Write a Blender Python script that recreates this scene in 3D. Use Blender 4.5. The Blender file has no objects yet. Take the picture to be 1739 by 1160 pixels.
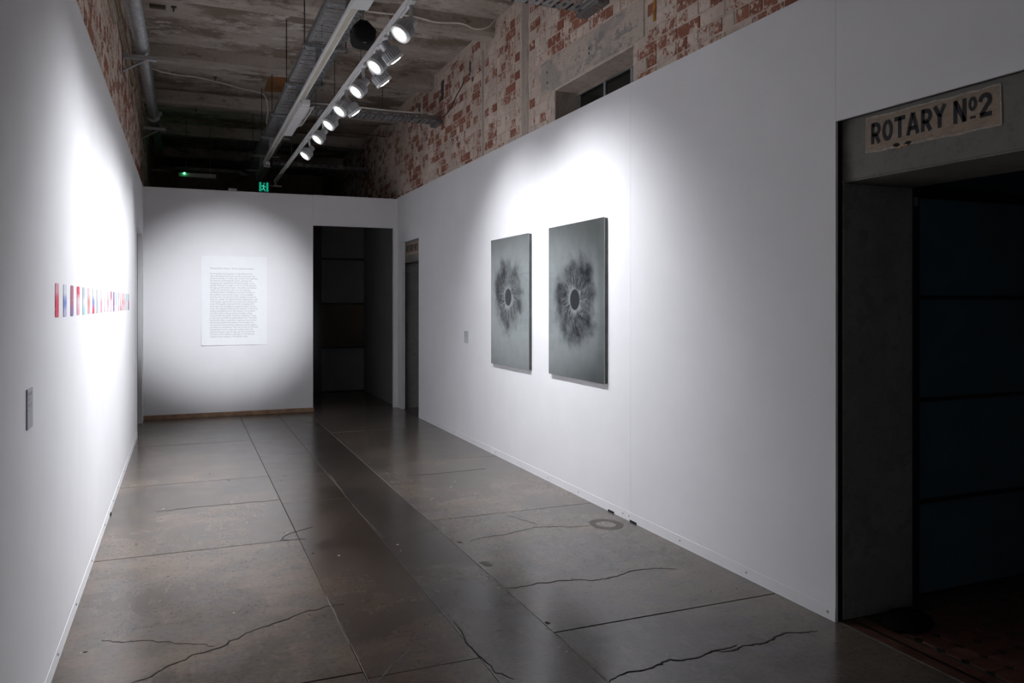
import bpy, bmesh, math, random
from mathutils import Vector, Matrix
random.seed(7)
SC = bpy.context.scene
COL = SC.collection
PI = math.pi

# ------------------------------------------------------------------ camera, world, exposure
FPX, HZ, VPX, CAMZ = 1340.0, 514.0, 314.0, 1.5
YAW = math.atan((869.5 - VPX) / FPX)
cam_d = bpy.data.cameras.new('camera')
cam_d.sensor_width = 36.0
cam_d.lens = FPX * 36.0 / 1739.0
cam_d.shift_y = (HZ - 580.0) / 1739.0
cam_d.clip_start, cam_d.clip_end = 0.05, 100
cam = bpy.data.objects.new('camera', cam_d)
cam.location = (0, 0, CAMZ)
cam.rotation_euler = (PI / 2, 0, -YAW)
COL.objects.link(cam)
SC.camera = cam
world = bpy.data.worlds.new('world')
SC.world = world
world.use_nodes = True
world.node_tree.nodes['Background'].inputs[0].default_value = (0.55, 0.6, 0.8, 1)
world.node_tree.nodes['Background'].inputs[1].default_value = 0.0
SC.view_settings.view_transform = 'Standard'
SC.view_settings.look = 'None'
SC.view_settings.gamma = 1.0
SC.view_settings.use_curve_mapping = False
SC.view_settings.exposure = 0.40
SC.cycles.use_denoising = True
SC.cycles.max_bounces = 12
SC.cycles.diffuse_bounces = 8
SC.cycles.glossy_bounces = 4
SC.cycles.caustics_reflective = True
SC.cycles.blur_glossy = 0.6
LAMP_COL = (0.945, 0.955, 1.0)
P_LEFT, P_RIGHT, P_BACK, P_FILL = 108.0, 112.0, 1800.0, 130.0

S_, C_ = math.sin(YAW), math.cos(YAW)
def pix(x, y, z):
    d = x * S_ + y * C_
    if d < 0.1: return None
    return (869.5 + FPX * (x * C_ - y * S_) / d, HZ - FPX * (z - CAMZ) / d, d)

# ------------------------------------------------------------------ materials
def new_mat(name):
    m = bpy.data.materials.new(name); m.use_nodes = True
    nt = m.node_tree
    return m, nt, nt.nodes['Principled BSDF']
def N(nt, typ, **kw):
    n = nt.nodes.new(typ)
    for k, v in kw.items():
        if k.startswith('i_'):
            key = k[2:]
            n.inputs[int(key) if key.isdigit() else key].default_value = v
        else: setattr(n, k, v)
    return n
def L(nt, a, ao, b, bi): nt.links.new(a.outputs[ao], b.inputs[bi])
def MATH(nt, op, a, b=None, c=None, clamp=False):
    n = nt.nodes.new('ShaderNodeMath'); n.operation = op; n.use_clamp = clamp
    for i, v in enumerate((a, b, c)):
        if v is None: continue
        if isinstance(v, (int, float)): n.inputs[i].default_value = v
        else: nt.links.new(v, n.inputs[i])
    return n.outputs[0]
def MIX(nt, fac, a, b, mode='MIX'):
    n = nt.nodes.new('ShaderNodeMix'); n.data_type = 'RGBA'; n.blend_type = mode
    for s, v in ((n.inputs[0], fac), (n.inputs[6], a), (n.inputs[7], b)):
        if isinstance(v, (int, float)): s.default_value = v
        elif isinstance(v, tuple): s.default_value = (v + (1,))[:4]
        else: nt.links.new(v, s)
    return n.outputs[2]
def RAMP(nt, src, lo, hi, smooth=True):
    n = nt.nodes.new('ShaderNodeMapRange'); n.interpolation_type = 'SMOOTHSTEP' if smooth else 'LINEAR'
    n.inputs['From Min'].default_value = lo; n.inputs['From Max'].default_value = hi
    nt.links.new(src, n.inputs['Value'])
    return n.outputs[0]
def NOISE(nt, vec, scale, detail=4, rough=0.6, stretch=None):
    if stretch:
        mp = nt.nodes.new('ShaderNodeMapping'); mp.inputs['Scale'].default_value = stretch
        nt.links.new(vec, mp.inputs[0]); vec = mp.outputs[0]
    n = nt.nodes.new('ShaderNodeTexNoise'); n.inputs['Scale'].default_value = scale
    n.inputs['Detail'].default_value = detail; n.inputs['Roughness'].default_value = rough
    nt.links.new(vec, n.inputs['Vector'])
    return n.outputs[0]
def POS(nt): return nt.nodes.new('ShaderNodeNewGeometry').outputs['Position']
def BUMP(nt, bsdf, h, strength=0.3, dist=0.01):
    b = nt.nodes.new('ShaderNodeBump'); b.inputs['Strength'].default_value = strength; b.inputs['Distance'].default_value = dist
    nt.links.new(h, b.inputs['Height']); nt.links.new(b.outputs[0], bsdf.inputs['Normal'])

def plain(name, col, rough=0.5, metal=0.0, var=0.12, scale=12, bump=0.0, emit=None, spec=None):
    m, nt, b = new_mat(name)
    b.inputs['Roughness'].default_value = rough; b.inputs['Metallic'].default_value = metal
    if spec is not None: b.inputs['Specular IOR Level'].default_value = spec
    n = NOISE(nt, POS(nt), scale, 5)
    dark = tuple(c * (1 - var) for c in col); lite = tuple(min(1, c * (1 + var)) for c in col)
    nt.links.new(MIX(nt, RAMP(nt, n, 0.3, 0.7), dark, lite), b.inputs['Base Color'])
    if bump: BUMP(nt, b, n, bump, 0.004)
    if emit:
        b.inputs['Emission Color'].default_value = emit[0] + (1,); b.inputs['Emission Strength'].default_value = emit[1]
    return m

def mat_floor(name, c1, c2, c3):
    m, nt, b = new_mat(name); p = POS(nt)
    big = NOISE(nt, p, 1.3, 5, 0.6); mid = NOISE(nt, p, 4.0, 9, 0.72); fine = NOISE(nt, p, 38, 6, 0.75); scuff = NOISE(nt, p, 9, 7, 0.75, (1.6, 0.5, 1))
    strk = NOISE(nt, p, 4, 4, 0.55, (0.6, 1.8, 1))
    c = MIX(nt, RAMP(nt, big, 0.38, 0.62), tuple(q * 0.82 for q in c1), tuple(q * 1.08 for q in c2))
    c = MIX(nt, RAMP(nt, mid, 0.46, 0.66), c, c3)
    c = MIX(nt, MATH(nt, 'MULTIPLY', RAMP(nt, scuff, 0.52, 0.68), 0.30), c, tuple(min(1, q * 1.55) for q in c2))
    c = MIX(nt, MATH(nt, 'MULTIPLY', RAMP(nt, strk, 0.35, 0.85), 0.22), c, (0.032, 0.026, 0.022))
    c = MIX(nt, MATH(nt, 'MULTIPLY', RAMP(nt, fine, 0.48, 0.68), 0.38), c, (0.02, 0.017, 0.015))
    sp = NOISE(nt, p, 26, 2, 0.5)
    c = MIX(nt, MATH(nt, 'MULTIPLY', RAMP(nt, sp, 0.765, 0.79), 0.6), c, (0.45, 0.42, 0.38))
    info = nt.nodes.new('ShaderNodeObjectInfo')
    c = MIX(nt, 1.0, c, MIX(nt, info.outputs['Random'], (0.86, 0.85, 0.84), (1.08, 1.06, 1.04)), 'MULTIPLY')
    nt.links.new(c, b.inputs['Base Color'])
    r = MATH(nt, 'ADD', MATH(nt, 'MULTIPLY', mid, 0.26), MATH(nt, 'MULTIPLY', big, 0.22))
    nt.links.new(MATH(nt, 'ADD', MATH(nt, 'MULTIPLY', r, 0.55), 0.10), b.inputs['Roughness'])
    b.inputs['Specular IOR Level'].default_value = 0.75
    BUMP(nt, b, MATH(nt, 'ADD', mid, MATH(nt, 'MULTIPLY', fine, 0.3)), 0.05, 0.006)
    return m

def mat_brick(name):
    m, nt, b = new_mat(name); p = POS(nt)
    info = nt.nodes.new('ShaderNodeObjectInfo'); att = nt.nodes.new('ShaderNodeAttribute'); att.attribute_name = 'rnd'
    rnd = MATH(nt, 'FRACT', MATH(nt, 'ADD', info.outputs['Random'], att.outputs['Fac']))
    rnd2 = MATH(nt, 'FRACT', MATH(nt, 'MULTIPLY', rnd, 17.3))
    red = MIX(nt, rnd2, (0.27, 0.105, 0.072), (0.38, 0.165, 0.11))
    wash = MIX(nt, RAMP(nt, NOISE(nt, p, 3, 4), 0.35, 0.65), (0.76, 0.64, 0.56), (0.58, 0.48, 0.415))
    reg = NOISE(nt, p, 1.6, 3); sm = NOISE(nt, p, 34, 6, 0.75); ver = NOISE(nt, p, 18, 4, 0.6, (1, 1, 0.35))
    v = MATH(nt, 'ADD', MATH(nt, 'MULTIPLY', rnd, 0.42), MATH(nt, 'MULTIPLY', reg, 0.55))
    v = MATH(nt, 'ADD', v, MATH(nt, 'MULTIPLY', sm, 1.1))
    v = MATH(nt, 'ADD', v, MATH(nt, 'MULTIPLY', ver, 0.35))
    v = MATH(nt, 'ADD', v, MATH(nt, 'MULTIPLY', NOISE(nt, p, 9, 4, 0.6), 0.5))
    msk = RAMP(nt, v, 1.46, 1.60)
    c = MIX(nt, msk, wash, red)
    c = MIX(nt, MATH(nt, 'MULTIPLY', RAMP(nt, NOISE(nt, p, 40, 4), 0.6, 0.7), 0.5), c, (0.13, 0.09, 0.075))
    nt.links.new(c, b.inputs['Base Color']); b.inputs['Roughness'].default_value = 0.9
    b.inputs['Specular IOR Level'].default_value = 0.2
    BUMP(nt, b, sm, 0.6, 0.006)
    return m

def mat_stain(name, c1, c2, c3, sc=1.6, st=(1, 1, 1), rough=0.9, bump=0.4):
    m, nt, b = new_mat(name); p = POS(nt)
    a = NOISE(nt, p, sc, 6, 0.65, st); d = NOISE(nt, p, sc * 3.3, 6, 0.7, st); f = NOISE(nt, p, sc * 14, 5, 0.7)
    c = MIX(nt, RAMP(nt, a, 0.42, 0.58), c1, c2)
    c = MIX(nt, RAMP(nt, d, 0.52, 0.62), c, c3)
    c = MIX(nt, MATH(nt, 'MULTIPLY', RAMP(nt, f, 0.5, 0.75), 0.4), c, tuple(q * 0.4 for q in c1))
    nt.links.new(c, b.inputs['Base Color']); b.inputs['Roughness'].default_value = rough
    b.inputs['Specular IOR Level'].default_value = 0.25
    BUMP(nt, b, MATH(nt, 'ADD', d, MATH(nt, 'MULTIPLY', f, 0.5)), bump, 0.02)
    return m

def mat_burst(name, seed, cy, cz, lean):
    """smoky dark ring burst with a round pupil, printed on a satin metal panel (object space, y and z)"""
    m, nt, b = new_mat(name)
    tc = nt.nodes.new('ShaderNodeTexCoord'); sep = nt.nodes.new('ShaderNodeSeparateXYZ'); L(nt, tc, 'Object', sep, 0)
    y = MATH(nt, 'SUBTRACT', sep.outputs[1], cy); z = MATH(nt, 'SUBTRACT', sep.outputs[2], cz)
    r = MATH(nt, 'SQRT', MATH(nt, 'ADD', MATH(nt, 'MULTIPLY', y, y), MATH(nt, 'MULTIPLY', z, z)))
    th = MATH(nt, 'ARCTAN2', z, y)
    th = MATH(nt, 'ADD', th, MATH(nt, 'MULTIPLY', r, lean))
    cv = nt.nodes.new('ShaderNodeCombineXYZ')
    nt.links.new(MATH(nt, 'MULTIPLY', MATH(nt, 'COSINE', th), 1.6), cv.inputs[0])
    nt.links.new(MATH(nt, 'MULTIPLY', MATH(nt, 'SINE', th), 1.6), cv.inputs[1])
    nt.links.new(MATH(nt, 'ADD', MATH(nt, 'MULTIPLY', r, 2.2), seed), cv.inputs[2])
    ray = NOISE(nt, cv.outputs[0], 2.6, 5, 0.62); ray2 = NOISE(nt, cv.outputs[0], 1.1, 3, 0.5)
    sv = nt.nodes.new('ShaderNodeCombineXYZ')
    nt.links.new(y, sv.inputs[0]); nt.links.new(z, sv.inputs[1]); sv.inputs[2].default_value = seed
    smoke = NOISE(nt, sv.outputs[0], 8, 6, 0.65)
    # soft outer limit, irregular
    rr = MATH(nt, 'ADD', r, MATH(nt, 'MULTIPLY', MATH(nt, 'SUBTRACT', ray2, 0.5), 0.22))
    rr = MATH(nt, 'ADD', rr, MATH(nt, 'MULTIPLY', MATH(nt, 'SUBTRACT', smoke, 0.5), 0.22))
    outer = MATH(nt, 'SUBTRACT', 1.0, RAMP(nt, rr, 0.22, 0.42))
    wob = MATH(nt, 'ADD', r, MATH(nt, 'MULTIPLY', MATH(nt, 'SUBTRACT', ray, 0.5), 0.16))
    inner = RAMP(nt, wob, 0.07, 0.135)
    cloud = MATH(nt, 'ADD', 0.74, MATH(nt, 'MULTIPLY', RAMP(nt, MATH(nt, 'ADD', MATH(nt, 'MULTIPLY', smoke, 0.5), MATH(nt, 'MULTIPLY', ray2, 0.5)), 0.62, 0.36), 0.26))
    dens = MATH(nt, 'MULTIPLY', MATH(nt, 'MULTIPLY', outer, inner), cloud)
    # pale branching veins, radial ridges that fade outward
    def ridge(src, w): return MATH(nt, 'SUBTRACT', 1.0, RAMP(nt, MATH(nt, 'ABSOLUTE', MATH(nt, 'SUBTRACT', src, 0.5)), 0.0, w))
    vein = MATH(nt, 'MAXIMUM', ridge(ray, 0.045), MATH(nt, 'MULTIPLY', ridge(NOISE(nt, cv.outputs[0], 5.5, 4, 0.6), 0.05), 0.6))
    fade = MATH(nt, 'SUBTRACT', 1.0, RAMP(nt, r, 0.09, 0.34))
    vein = MATH(nt, 'MULTIPLY', MATH(nt, 'MULTIPLY', vein, fade), RAMP(nt, r, 0.078, 0.09))
    dens = MATH(nt, 'MULTIPLY', dens, MATH(nt, 'SUBTRACT', 1.0, MATH(nt, 'MULTIPLY', vein, 0.8)))
    pup = MATH(nt, 'SUBTRACT', 1.0, RAMP(nt, r, 0.074, 0.088))
    dark = MATH(nt, 'MAXIMUM', dens, MATH(nt, 'MULTIPLY', pup, 0.92))
    base = MIX(nt, RAMP(nt, smoke, 0.3, 0.7), (0.29, 0.325, 0.322), (0.34, 0.375, 0.37))
    c = MIX(nt, MATH(nt, 'MULTIPLY', vein, 0.3), base, (0.42, 0.45, 0.46))
    c = MIX(nt, dark, c, (0.012, 0.013, 0.018))
    nt.links.new(c, b.inputs['Base Color'])
    nt.links.new(MATH(nt, 'ADD', 0.85, MATH(nt, 'MULTIPLY', dark, 0.15)), b.inputs['Metallic'])
    nt.links.new(MATH(nt, 'ADD', 0.05, MATH(nt, 'MULTIPLY', dark, 0.22)), b.inputs['Roughness'])
    return m

def mat_card(name, cols, seed):
    """watercolour wash running down a small paper card (object z from 0 to 0.14)"""
    m, nt, b = new_mat(name)
    tc = nt.nodes.new('ShaderNodeTexCoord'); sep = nt.nodes.new('ShaderNodeSeparateXYZ'); L(nt, tc, 'Object', sep, 0)
    mp = nt.nodes.new('ShaderNodeMapping'); mp.inputs['Location'].default_value = (seed, seed * 1.7, 0); L(nt, tc, 'Object', mp, 0)
    n = NOISE(nt, mp.outputs[0], 18, 4)
    t = MATH(nt, 'ADD', MATH(nt, 'DIVIDE', sep.outputs[2], 0.14), MATH(nt, 'MULTIPLY', MATH(nt, 'SUBTRACT', n, 0.5), 0.35))
    cols = [tuple(q * 0.86 for q in cc) for cc in cols]
    c = cols[0]
    k = len(cols)
    for i in range(1, k):
        c = MIX(nt, RAMP(nt, t, (i - 0.6) / k + 0.02, (i + 0.35) / k), c, cols[i])
    c = MIX(nt, MATH(nt, 'MULTIPLY', RAMP(nt, NOISE(nt, mp.outputs[0], 45, 4), 0.5, 0.75), 0.25), c, (0.7, 0.68, 0.7))
    nt.links.new(c, b.inputs['Base Color']); b.inputs['Roughness'].default_value = 0.85
    return m

M = {}
M['white'] = plain('white_paint', (0.80, 0.805, 0.825), 0.75, var=0.015, scale=3, bump=0.02, spec=0.25)
M['paper'] = plain('white_paper', (0.84, 0.855, 0.88), 0.8, var=0.01, spec=0.2)
M['ink'] = plain('grey_ink', (0.36, 0.37, 0.40), 0.9, var=0.05)
M['floor_left'] = mat_floor('concrete_left', (0.122, 0.100, 0.083), (0.165, 0.130, 0.102), (0.128, 0.114, 0.104))
M['floor_lane'] = mat_floor('concrete_lane', (0.082, 0.061, 0.048), (0.115, 0.084, 0.064), (0.096, 0.080, 0.069))
M['floor_lane2'] = mat_floor('concrete_lane_grey', (0.080, 0.069, 0.060), (0.100, 0.083, 0.070), (0.088, 0.078, 0.071))
M['floor_right'] = mat_floor('concrete_right', (0.130, 0.114, 0.101), (0.160, 0.133, 0.110), (0.138, 0.127, 0.119))
M['gap'] = plain('joint_dirt', (0.012, 0.010, 0.009), 0.95, var=0.3, scale=30)
M['scar'] = plain('pale_grout', (0.145, 0.13, 0.115), 0.7, var=0.3, scale=20)
M['patch'] = plain('grout_ring', (0.095, 0.083, 0.073), 0.6, var=0.25, scale=30)
M['brick'] = mat_brick('washed_brick')
M['mortar'] = mat_stain('lime_mortar', (0.62, 0.52, 0.45), (0.70, 0.59, 0.51), (0.50, 0.42, 0.365), 4)
M['plaster'] = mat_stain('plaster_chase', (0.42, 0.355, 0.31), (0.50, 0.425, 0.37), (0.36, 0.315, 0.28), 5, (1, 1, 0.3))
M['lintel'] = mat_stain('lintel_concrete', (0.42, 0.38, 0.35), (0.60, 0.51, 0.44), (0.33, 0.31, 0.30), 2.6, (1, 1, 1.6))
M['ceiling'] = mat_stain('ceiling_concrete', (0.24, 0.19, 0.15), (0.50, 0.44, 0.39), (0.58, 0.53, 0.49), 1.3, (0.8, 1.2, 1))
M['beam'] = mat_stain('beam_concrete', (0.42, 0.37, 0.325), (0.50, 0.45, 0.40), (0.26, 0.21, 0.175), 1.7, (0.6, 1.5, 1.5))
M['surround'] = mat_stain('painted_concrete', (0.20, 0.195, 0.175), (0.215, 0.21, 0.19), (0.185, 0.18, 0.165), 2.0, bump=0.1)
M['jamb'] = mat_stain('grey_jamb', (0.22, 0.22, 0.22), (0.25, 0.25, 0.245), (0.20, 0.20, 0.20), 2.5, bump=0.15)
M['tag'] = mat_stain('bare_plaster_plaque', (0.33, 0.26, 0.20), (0.38, 0.30, 0.235), (0.28, 0.22, 0.17), 9, (1, 1, 3), bump=0.15)
M['tagrim'] = plain('pale_rim', (0.42, 0.38, 0.33), 0.9, var=0.25, scale=40)
M['blackpaint'] = plain('sign_black', (0.014, 0.014, 0.02), 0.7, var=0.4, scale=30)
M['galv'] = plain('galvanised_steel', (0.34, 0.35, 0.36), 0.42, 0.75, var=0.22, scale=25)
M['galv_dark'] = plain('dull_galvanised_steel', (0.22, 0.225, 0.23), 0.5, 0.6, var=0.3, scale=30)
M['rod'] = plain('rod_steel', (0.09, 0.09, 0.09), 0.5, 0.6, var=0.2)
M['white_metal'] = plain('white_enamel', (0.66, 0.66, 0.66), 0.35, var=0.04)
M['grey_metal'] = plain('grey_die_cast', (0.40, 0.41, 0.43), 0.4, 0.3, var=0.06)
M['beige'] = plain('aged_beige_plastic', (0.50, 0.46, 0.36), 0.6, var=0.12, scale=8)
M['black'] = plain('black_plastic', (0.005, 0.005, 0.006), 0.7, var=0.2, spec=0.2)
M['grille'] = plain('black_grille', (0.014, 0.014, 0.015), 0.8, var=0.2, scale=200, spec=0.2)
M['badge'] = plain('silver_badge', (0.35, 0.35, 0.35), 0.3, 0.7, var=0.1)
M['lamp'] = plain('lit_lens', (0.9, 0.9, 0.9), 0.4, var=0.01, emit=((1.0, 0.98, 0.96), 14.0))
M['led'] = plain('green_led', (0.1, 0.8, 0.3), 0.4, var=0.01, emit=((0.05, 1.0, 0.25), 18.0))
M['exit_green'] = plain('exit_green', (0.0, 0.3, 0.2), 0.5, var=0.01, emit=((0.01, 0.42, 0.25), 0.55))
M['exit_dark'] = plain('exit_dark', (0.0, 0.05, 0.04), 0.5, var=0.01, emit=((0.0, 0.04, 0.03), 0.3))
M['exit_fig'] = plain('exit_figure', (0.1, 0.5, 0.35), 0.5, var=0.01, emit=((0.05, 0.55, 0.38), 0.7))
M['cable'] = plain('white_cable', (0.80, 0.78, 0.73), 0.6, var=0.08)
M['cable_beige'] = plain('beige_cable', (0.36, 0.28, 0.20), 0.7, var=0.2)
M['cable_dark'] = plain('dark_cable', (0.03, 0.03, 0.04), 0.6, var=0.2)
M['plywood'] = plain('orange_plywood', (0.30, 0.13, 0.045), 0.8, var=0.25, scale=5)
M['timber'] = plain('brown_timber', (0.33, 0.20, 0.115), 0.55, var=0.25, scale=9)
M['timber_pale'] = plain('pale_timber', (0.40, 0.34, 0.28), 0.8, var=0.2, scale=9)
M['frame_steel'] = plain('grey_window_steel', (0.30, 0.33, 0.35), 0.5, 0.2, var=0.1)
M['door_blue'] = plain('dark_blue_panel', (0.06, 0.12, 0.16), 0.55, var=0.12, scale=4)
M['door_black'] = plain('black_frame', (0.012, 0.012, 0.013), 0.5, var=0.2)
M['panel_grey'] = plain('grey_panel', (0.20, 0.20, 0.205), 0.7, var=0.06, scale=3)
M['panel_brown'] = plain('brown_panel', (0.115, 0.088, 0.06), 0.7, var=0.15, scale=3)
M['tile_red'] = plain('red_brown_tile', (0.105, 0.048, 0.034), 0.45, var=0.3, scale=14)
M['tile_black'] = plain('black_tile', (0.012, 0.012, 0.013), 0.35, var=0.3, scale=14)
M['tile_grout'] = plain('tile_grout', (0.055, 0.043, 0.036), 0.9, var=0.2, scale=30)
M['rust'] = plain('orange_rust', (0.42, 0.20, 0.04), 0.9, var=0.3, scale=30)
M['label_edge'] = plain('grey_card', (0.50, 0.51, 0.56), 0.6, var=0.02)
M['red_sticker'] = plain('red_sticker', (0.62, 0.32, 0.26), 0.7, var=0.2, scale=60)
M['bag'] = plain('black_cloth', (0.008, 0.008, 0.008), 0.95, var=0.3, scale=60, spec=0.1)
m, nt, b = new_mat('window_glass')
b.inputs['Base Color'].default_value = (0.02, 0.025, 0.022, 1); b.inputs['Roughness'].default_value = 0.06
b.inputs['Transmission Weight'].default_value = 0.35
M['glass'] = m

# ------------------------------------------------------------------ mesh helpers
def root_empty(name, loc=(0, 0, 0), label=None, cat=None, group=None, kind=None):
    o = bpy.data.objects.new(name, None); o.empty_display_size = 0.05; o.location = loc; COL.objects.link(o)
    return tag(o, label, cat, group, kind)
def tag(o, label=None, cat=None, group=None, kind=None):
    if label: o['label'] = label
    if cat: o['category'] = cat
    if group: o['group'] = group
    if kind: o['kind'] = kind
    return o
def wloc(o):
    v = Vector((0, 0, 0))
    while o: v += o.location; o = o.parent
    return v
def obj(name, bm, mat, parent=None, smooth=False, base=None, kind=None, label=None):
    """bm holds world coordinates; the object's origin goes to its parent's origin (or to base)"""
    bmesh.ops.recalc_face_normals(bm, faces=bm.faces)
    me = bpy.data.meshes.new(name)
    off = wloc(parent) if parent else Vector(base or (0, 0, 0))
    bmesh.ops.translate(bm, verts=bm.verts, vec=-off)
    bm.to_mesh(me); bm.free()
    if smooth:
        for p in me.polygons: p.use_smooth = True
        try: me.set_sharp_from_angle(angle=math.radians(40))
        except Exception: pass
    me.materials.append(M[mat] if isinstance(mat, str) else mat)
    o = bpy.data.objects.new(name, me)
    if parent: o.parent = parent
    elif base: o.location = base
    COL.objects.link(o)
    if kind: o['kind'] = kind
    if label: o['label'] = label
    return o
def share(src, name, parent, loc=(0, 0, 0), rot=None):
    c = src.copy(); c.name = name; c.parent = parent; c.location = loc
    if rot is not None: c.rotation_euler = rot
    COL.objects.link(c)
    return c
def box(bm, x0, x1, y0, y1, z0, z1):
    v = [bm.verts.new(p) for p in ((x0, y0, z0), (x1, y0, z0), (x1, y1, z0), (x0, y1, z0), (x0, y0, z1), (x1, y0, z1), (x1, y1, z1), (x0, y1, z1))]
    for f in ((0, 3, 2, 1), (4, 5, 6, 7), (0, 1, 5, 4), (1, 2, 6, 5), (2, 3, 7, 6), (3, 0, 4, 7)):
        bm.faces.new([v[i] for i in f])
    return v
def bevel(bm, w, seg=2):
    bmesh.ops.bevel(bm, geom=list(bm.edges), offset=w, segments=seg, affect='EDGES', profile=0.6)
def boxbm(*a, bev=0, seg=2):
    bm = bmesh.new(); box(bm, *a)
    if bev: bevel(bm, bev, seg)
    return bm
def frame_of(d):
    d = d.normalized(); up = Vector((0, 0, 1)) if abs(d.z) < 0.95 else Vector((0, 1, 0))
    a = d.cross(up).normalized(); return a, a.cross(d).normalized()
def tube(bm, pts, r, n=8, cap=True):
    pts = [Vector(p) for p in pts]; rings = []
    rs = r if isinstance(r, (list, tuple)) else [r] * len(pts)
    a = None
    for i, p in enumerate(pts):
        d = (pts[min(i + 1, len(pts) - 1)] - pts[max(i - 1, 0)])
        if a is None: a, b_ = frame_of(d)
        else:
            dn = d.normalized(); a = (a - dn * a.dot(dn)).normalized(); b_ = dn.cross(a)
        rings.append([bm.verts.new(p + (a * math.cos(t) + b_ * math.sin(t)) * rs[i]) for t in (2 * PI * k / n for k in range(n))])
    for q, s in zip(rings, rings[1:]):
        for k in range(n): bm.faces.new((q[k], q[(k + 1) % n], s[(k + 1) % n], s[k]))
    if cap: bm.faces.new(rings[0][::-1]); bm.faces.new(rings[-1])
    return rings
def tubebm(pts, r, n=8):
    bm = bmesh.new(); tube(bm, pts, r, n); return bm
def lathe(bm, prof, n=32):
    """prof: (radius, z) pairs along +z, closed at both ends"""
    rings = [[bm.verts.new((r * math.cos(2 * PI * k / n), r * math.sin(2 * PI * k / n), z)) for k in range(n)] for r, z in prof]
    for q, s in zip(rings, rings[1:]):
        for k in range(n): bm.faces.new((q[k], q[(k + 1) % n], s[(k + 1) % n], s[k]))
    bm.faces.new(rings[0][::-1]); bm.faces.new(rings[-1])
def smooth_path(pts, sub=6):
    pts = [Vector(p) for p in pts]; out = []
    for i in range(len(pts) - 1):
        p0, p1, p2, p3 = pts[max(i - 1, 0)], pts[i], pts[i + 1], pts[min(i + 2, len(pts) - 1)]
        for k in range(sub):
            t = k / sub
            out.append(0.5 * ((2 * p1) + (p2 - p0) * t + (2 * p0 - 5 * p1 + 4 * p2 - p3) * t * t + (3 * p1 - p0 - 3 * p2 + p3) * t ** 3))
    out.append(pts[-1]); return out
def gridwall(axis, a0, a1, us, zs, holes):
    """one welded slab from a0 to a1 across 'axis', spanning us x zs, with rectangular openings"""
    us = sorted(set(us) | {h[0] for h in holes} | {h[1] for h in holes}); zs = sorted(set(zs) | {h[2] for h in holes} | {h[3] for h in holes})
    us = [u for u in us]; bm = bmesh.new(); V = {}
    umin, umax, zmin, zmax = us[0], us[-1], zs[0], zs[-1]
    def solid(i, j):
        if i < 0 or j < 0 or i >= len(us) - 1 or j >= len(zs) - 1: return False
        u = (us[i] + us[i + 1]) / 2; z = (zs[j] + zs[j + 1]) / 2
        return not any(h[0] < u < h[1] and h[2] < z < h[3] for h in holes)
    def v(i, j, s):
        k = (i, j, s)
        if k not in V:
            a = (a0, a1)[s]; V[k] = bm.verts.new((a, us[i], zs[j]) if axis == 'x' else (us[i], a, zs[j]))
        return V[k]
    for i in range(len(us) - 1):
        for j in range(len(zs) - 1):
            if not solid(i, j): continue
            for s in (0, 1): bm.faces.new((v(i, j, s), v(i + 1, j, s), v(i + 1, j + 1, s), v(i, j + 1, s)))
            for di, dj, e in ((-1, 0, ((i, j), (i, j + 1))), (1, 0, ((i + 1, j), (i + 1, j + 1))), (0, -1, ((i, j), (i + 1, j))), (0, 1, ((i, j + 1), (i + 1, j + 1)))):
                if not solid(i + di, j + dj):
                    (p, q) = e; bm.faces.new((v(*p, 0), v(*q, 0), v(*q, 1), v(*p, 1)))
    return bm

# ------------------------------------------------------------------ dimensions (metres; camera stands at x=0, y=0)
LW, RW, BY = -0.49, 2.82, 11.08        # faces of the white partitions
T = 0.05
BRX, BLX = 2.87, -0.54                 # faces of the brick walls behind them
CZ = 4.33
YB, YF = -2.6, 18.0

# ------------------------------------------------------------------ floor: slabs with open joints
floor = obj('floor', boxbm(-1.2, 6.5, YB - 0.3, YF + 0.3, -0.10, -0.007), 'gap', kind='structure')
def slab(x0, x1, y0, y1, m, g=0.0035):
    bm = bmesh.new(); box(bm, x0 + 0.0018, x1 - 0.0018, y0 + g, y1 - g, -0.0065, 0.0)
    bmesh.ops.bevel(bm, geom=[e for e in bm.edges if all(v.co.z > -0.001 for v in e.verts)], offset=0.0015, segments=1, affect='EDGES')
    return obj('slab', bm, m, floor)
def run(x0, x1, ys, m, g): 
    for a, b_ in zip(ys, ys[1:]): slab(x0, x1, a, b_, m, g)
run(-1.0, 0.67, [YB, -0.75, 1.2, 3.19, 5.145, 7.11, 9.04, 11.05, 13.1, 15.2, YF], 'floor_left', 0.005)
run(0.67, 1.15, [YB, 0.1, 3.13, 6.09, 7.07, 8.04, 9.04, 10.6, 13.1, YF], 'floor_lane', 0.002)
run(1.15, 1.55, [YB, 1.0, 5.0, 9.4, 13.1, YF], 'floor_lane2', 0.0008)
run(1.55, 2.835, [YB, -0.8, 1.24, 3.24, 5.23, 7.2, 9.2, 11.2, 13.1, YF], 'floor_right', 0.0045)
slab(2.84, 3.4, 9.9, 11.0, 'floor_lane2')
slab(-1.1, -1.0, 9.6, 10.9, 'floor_lane2')

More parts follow.
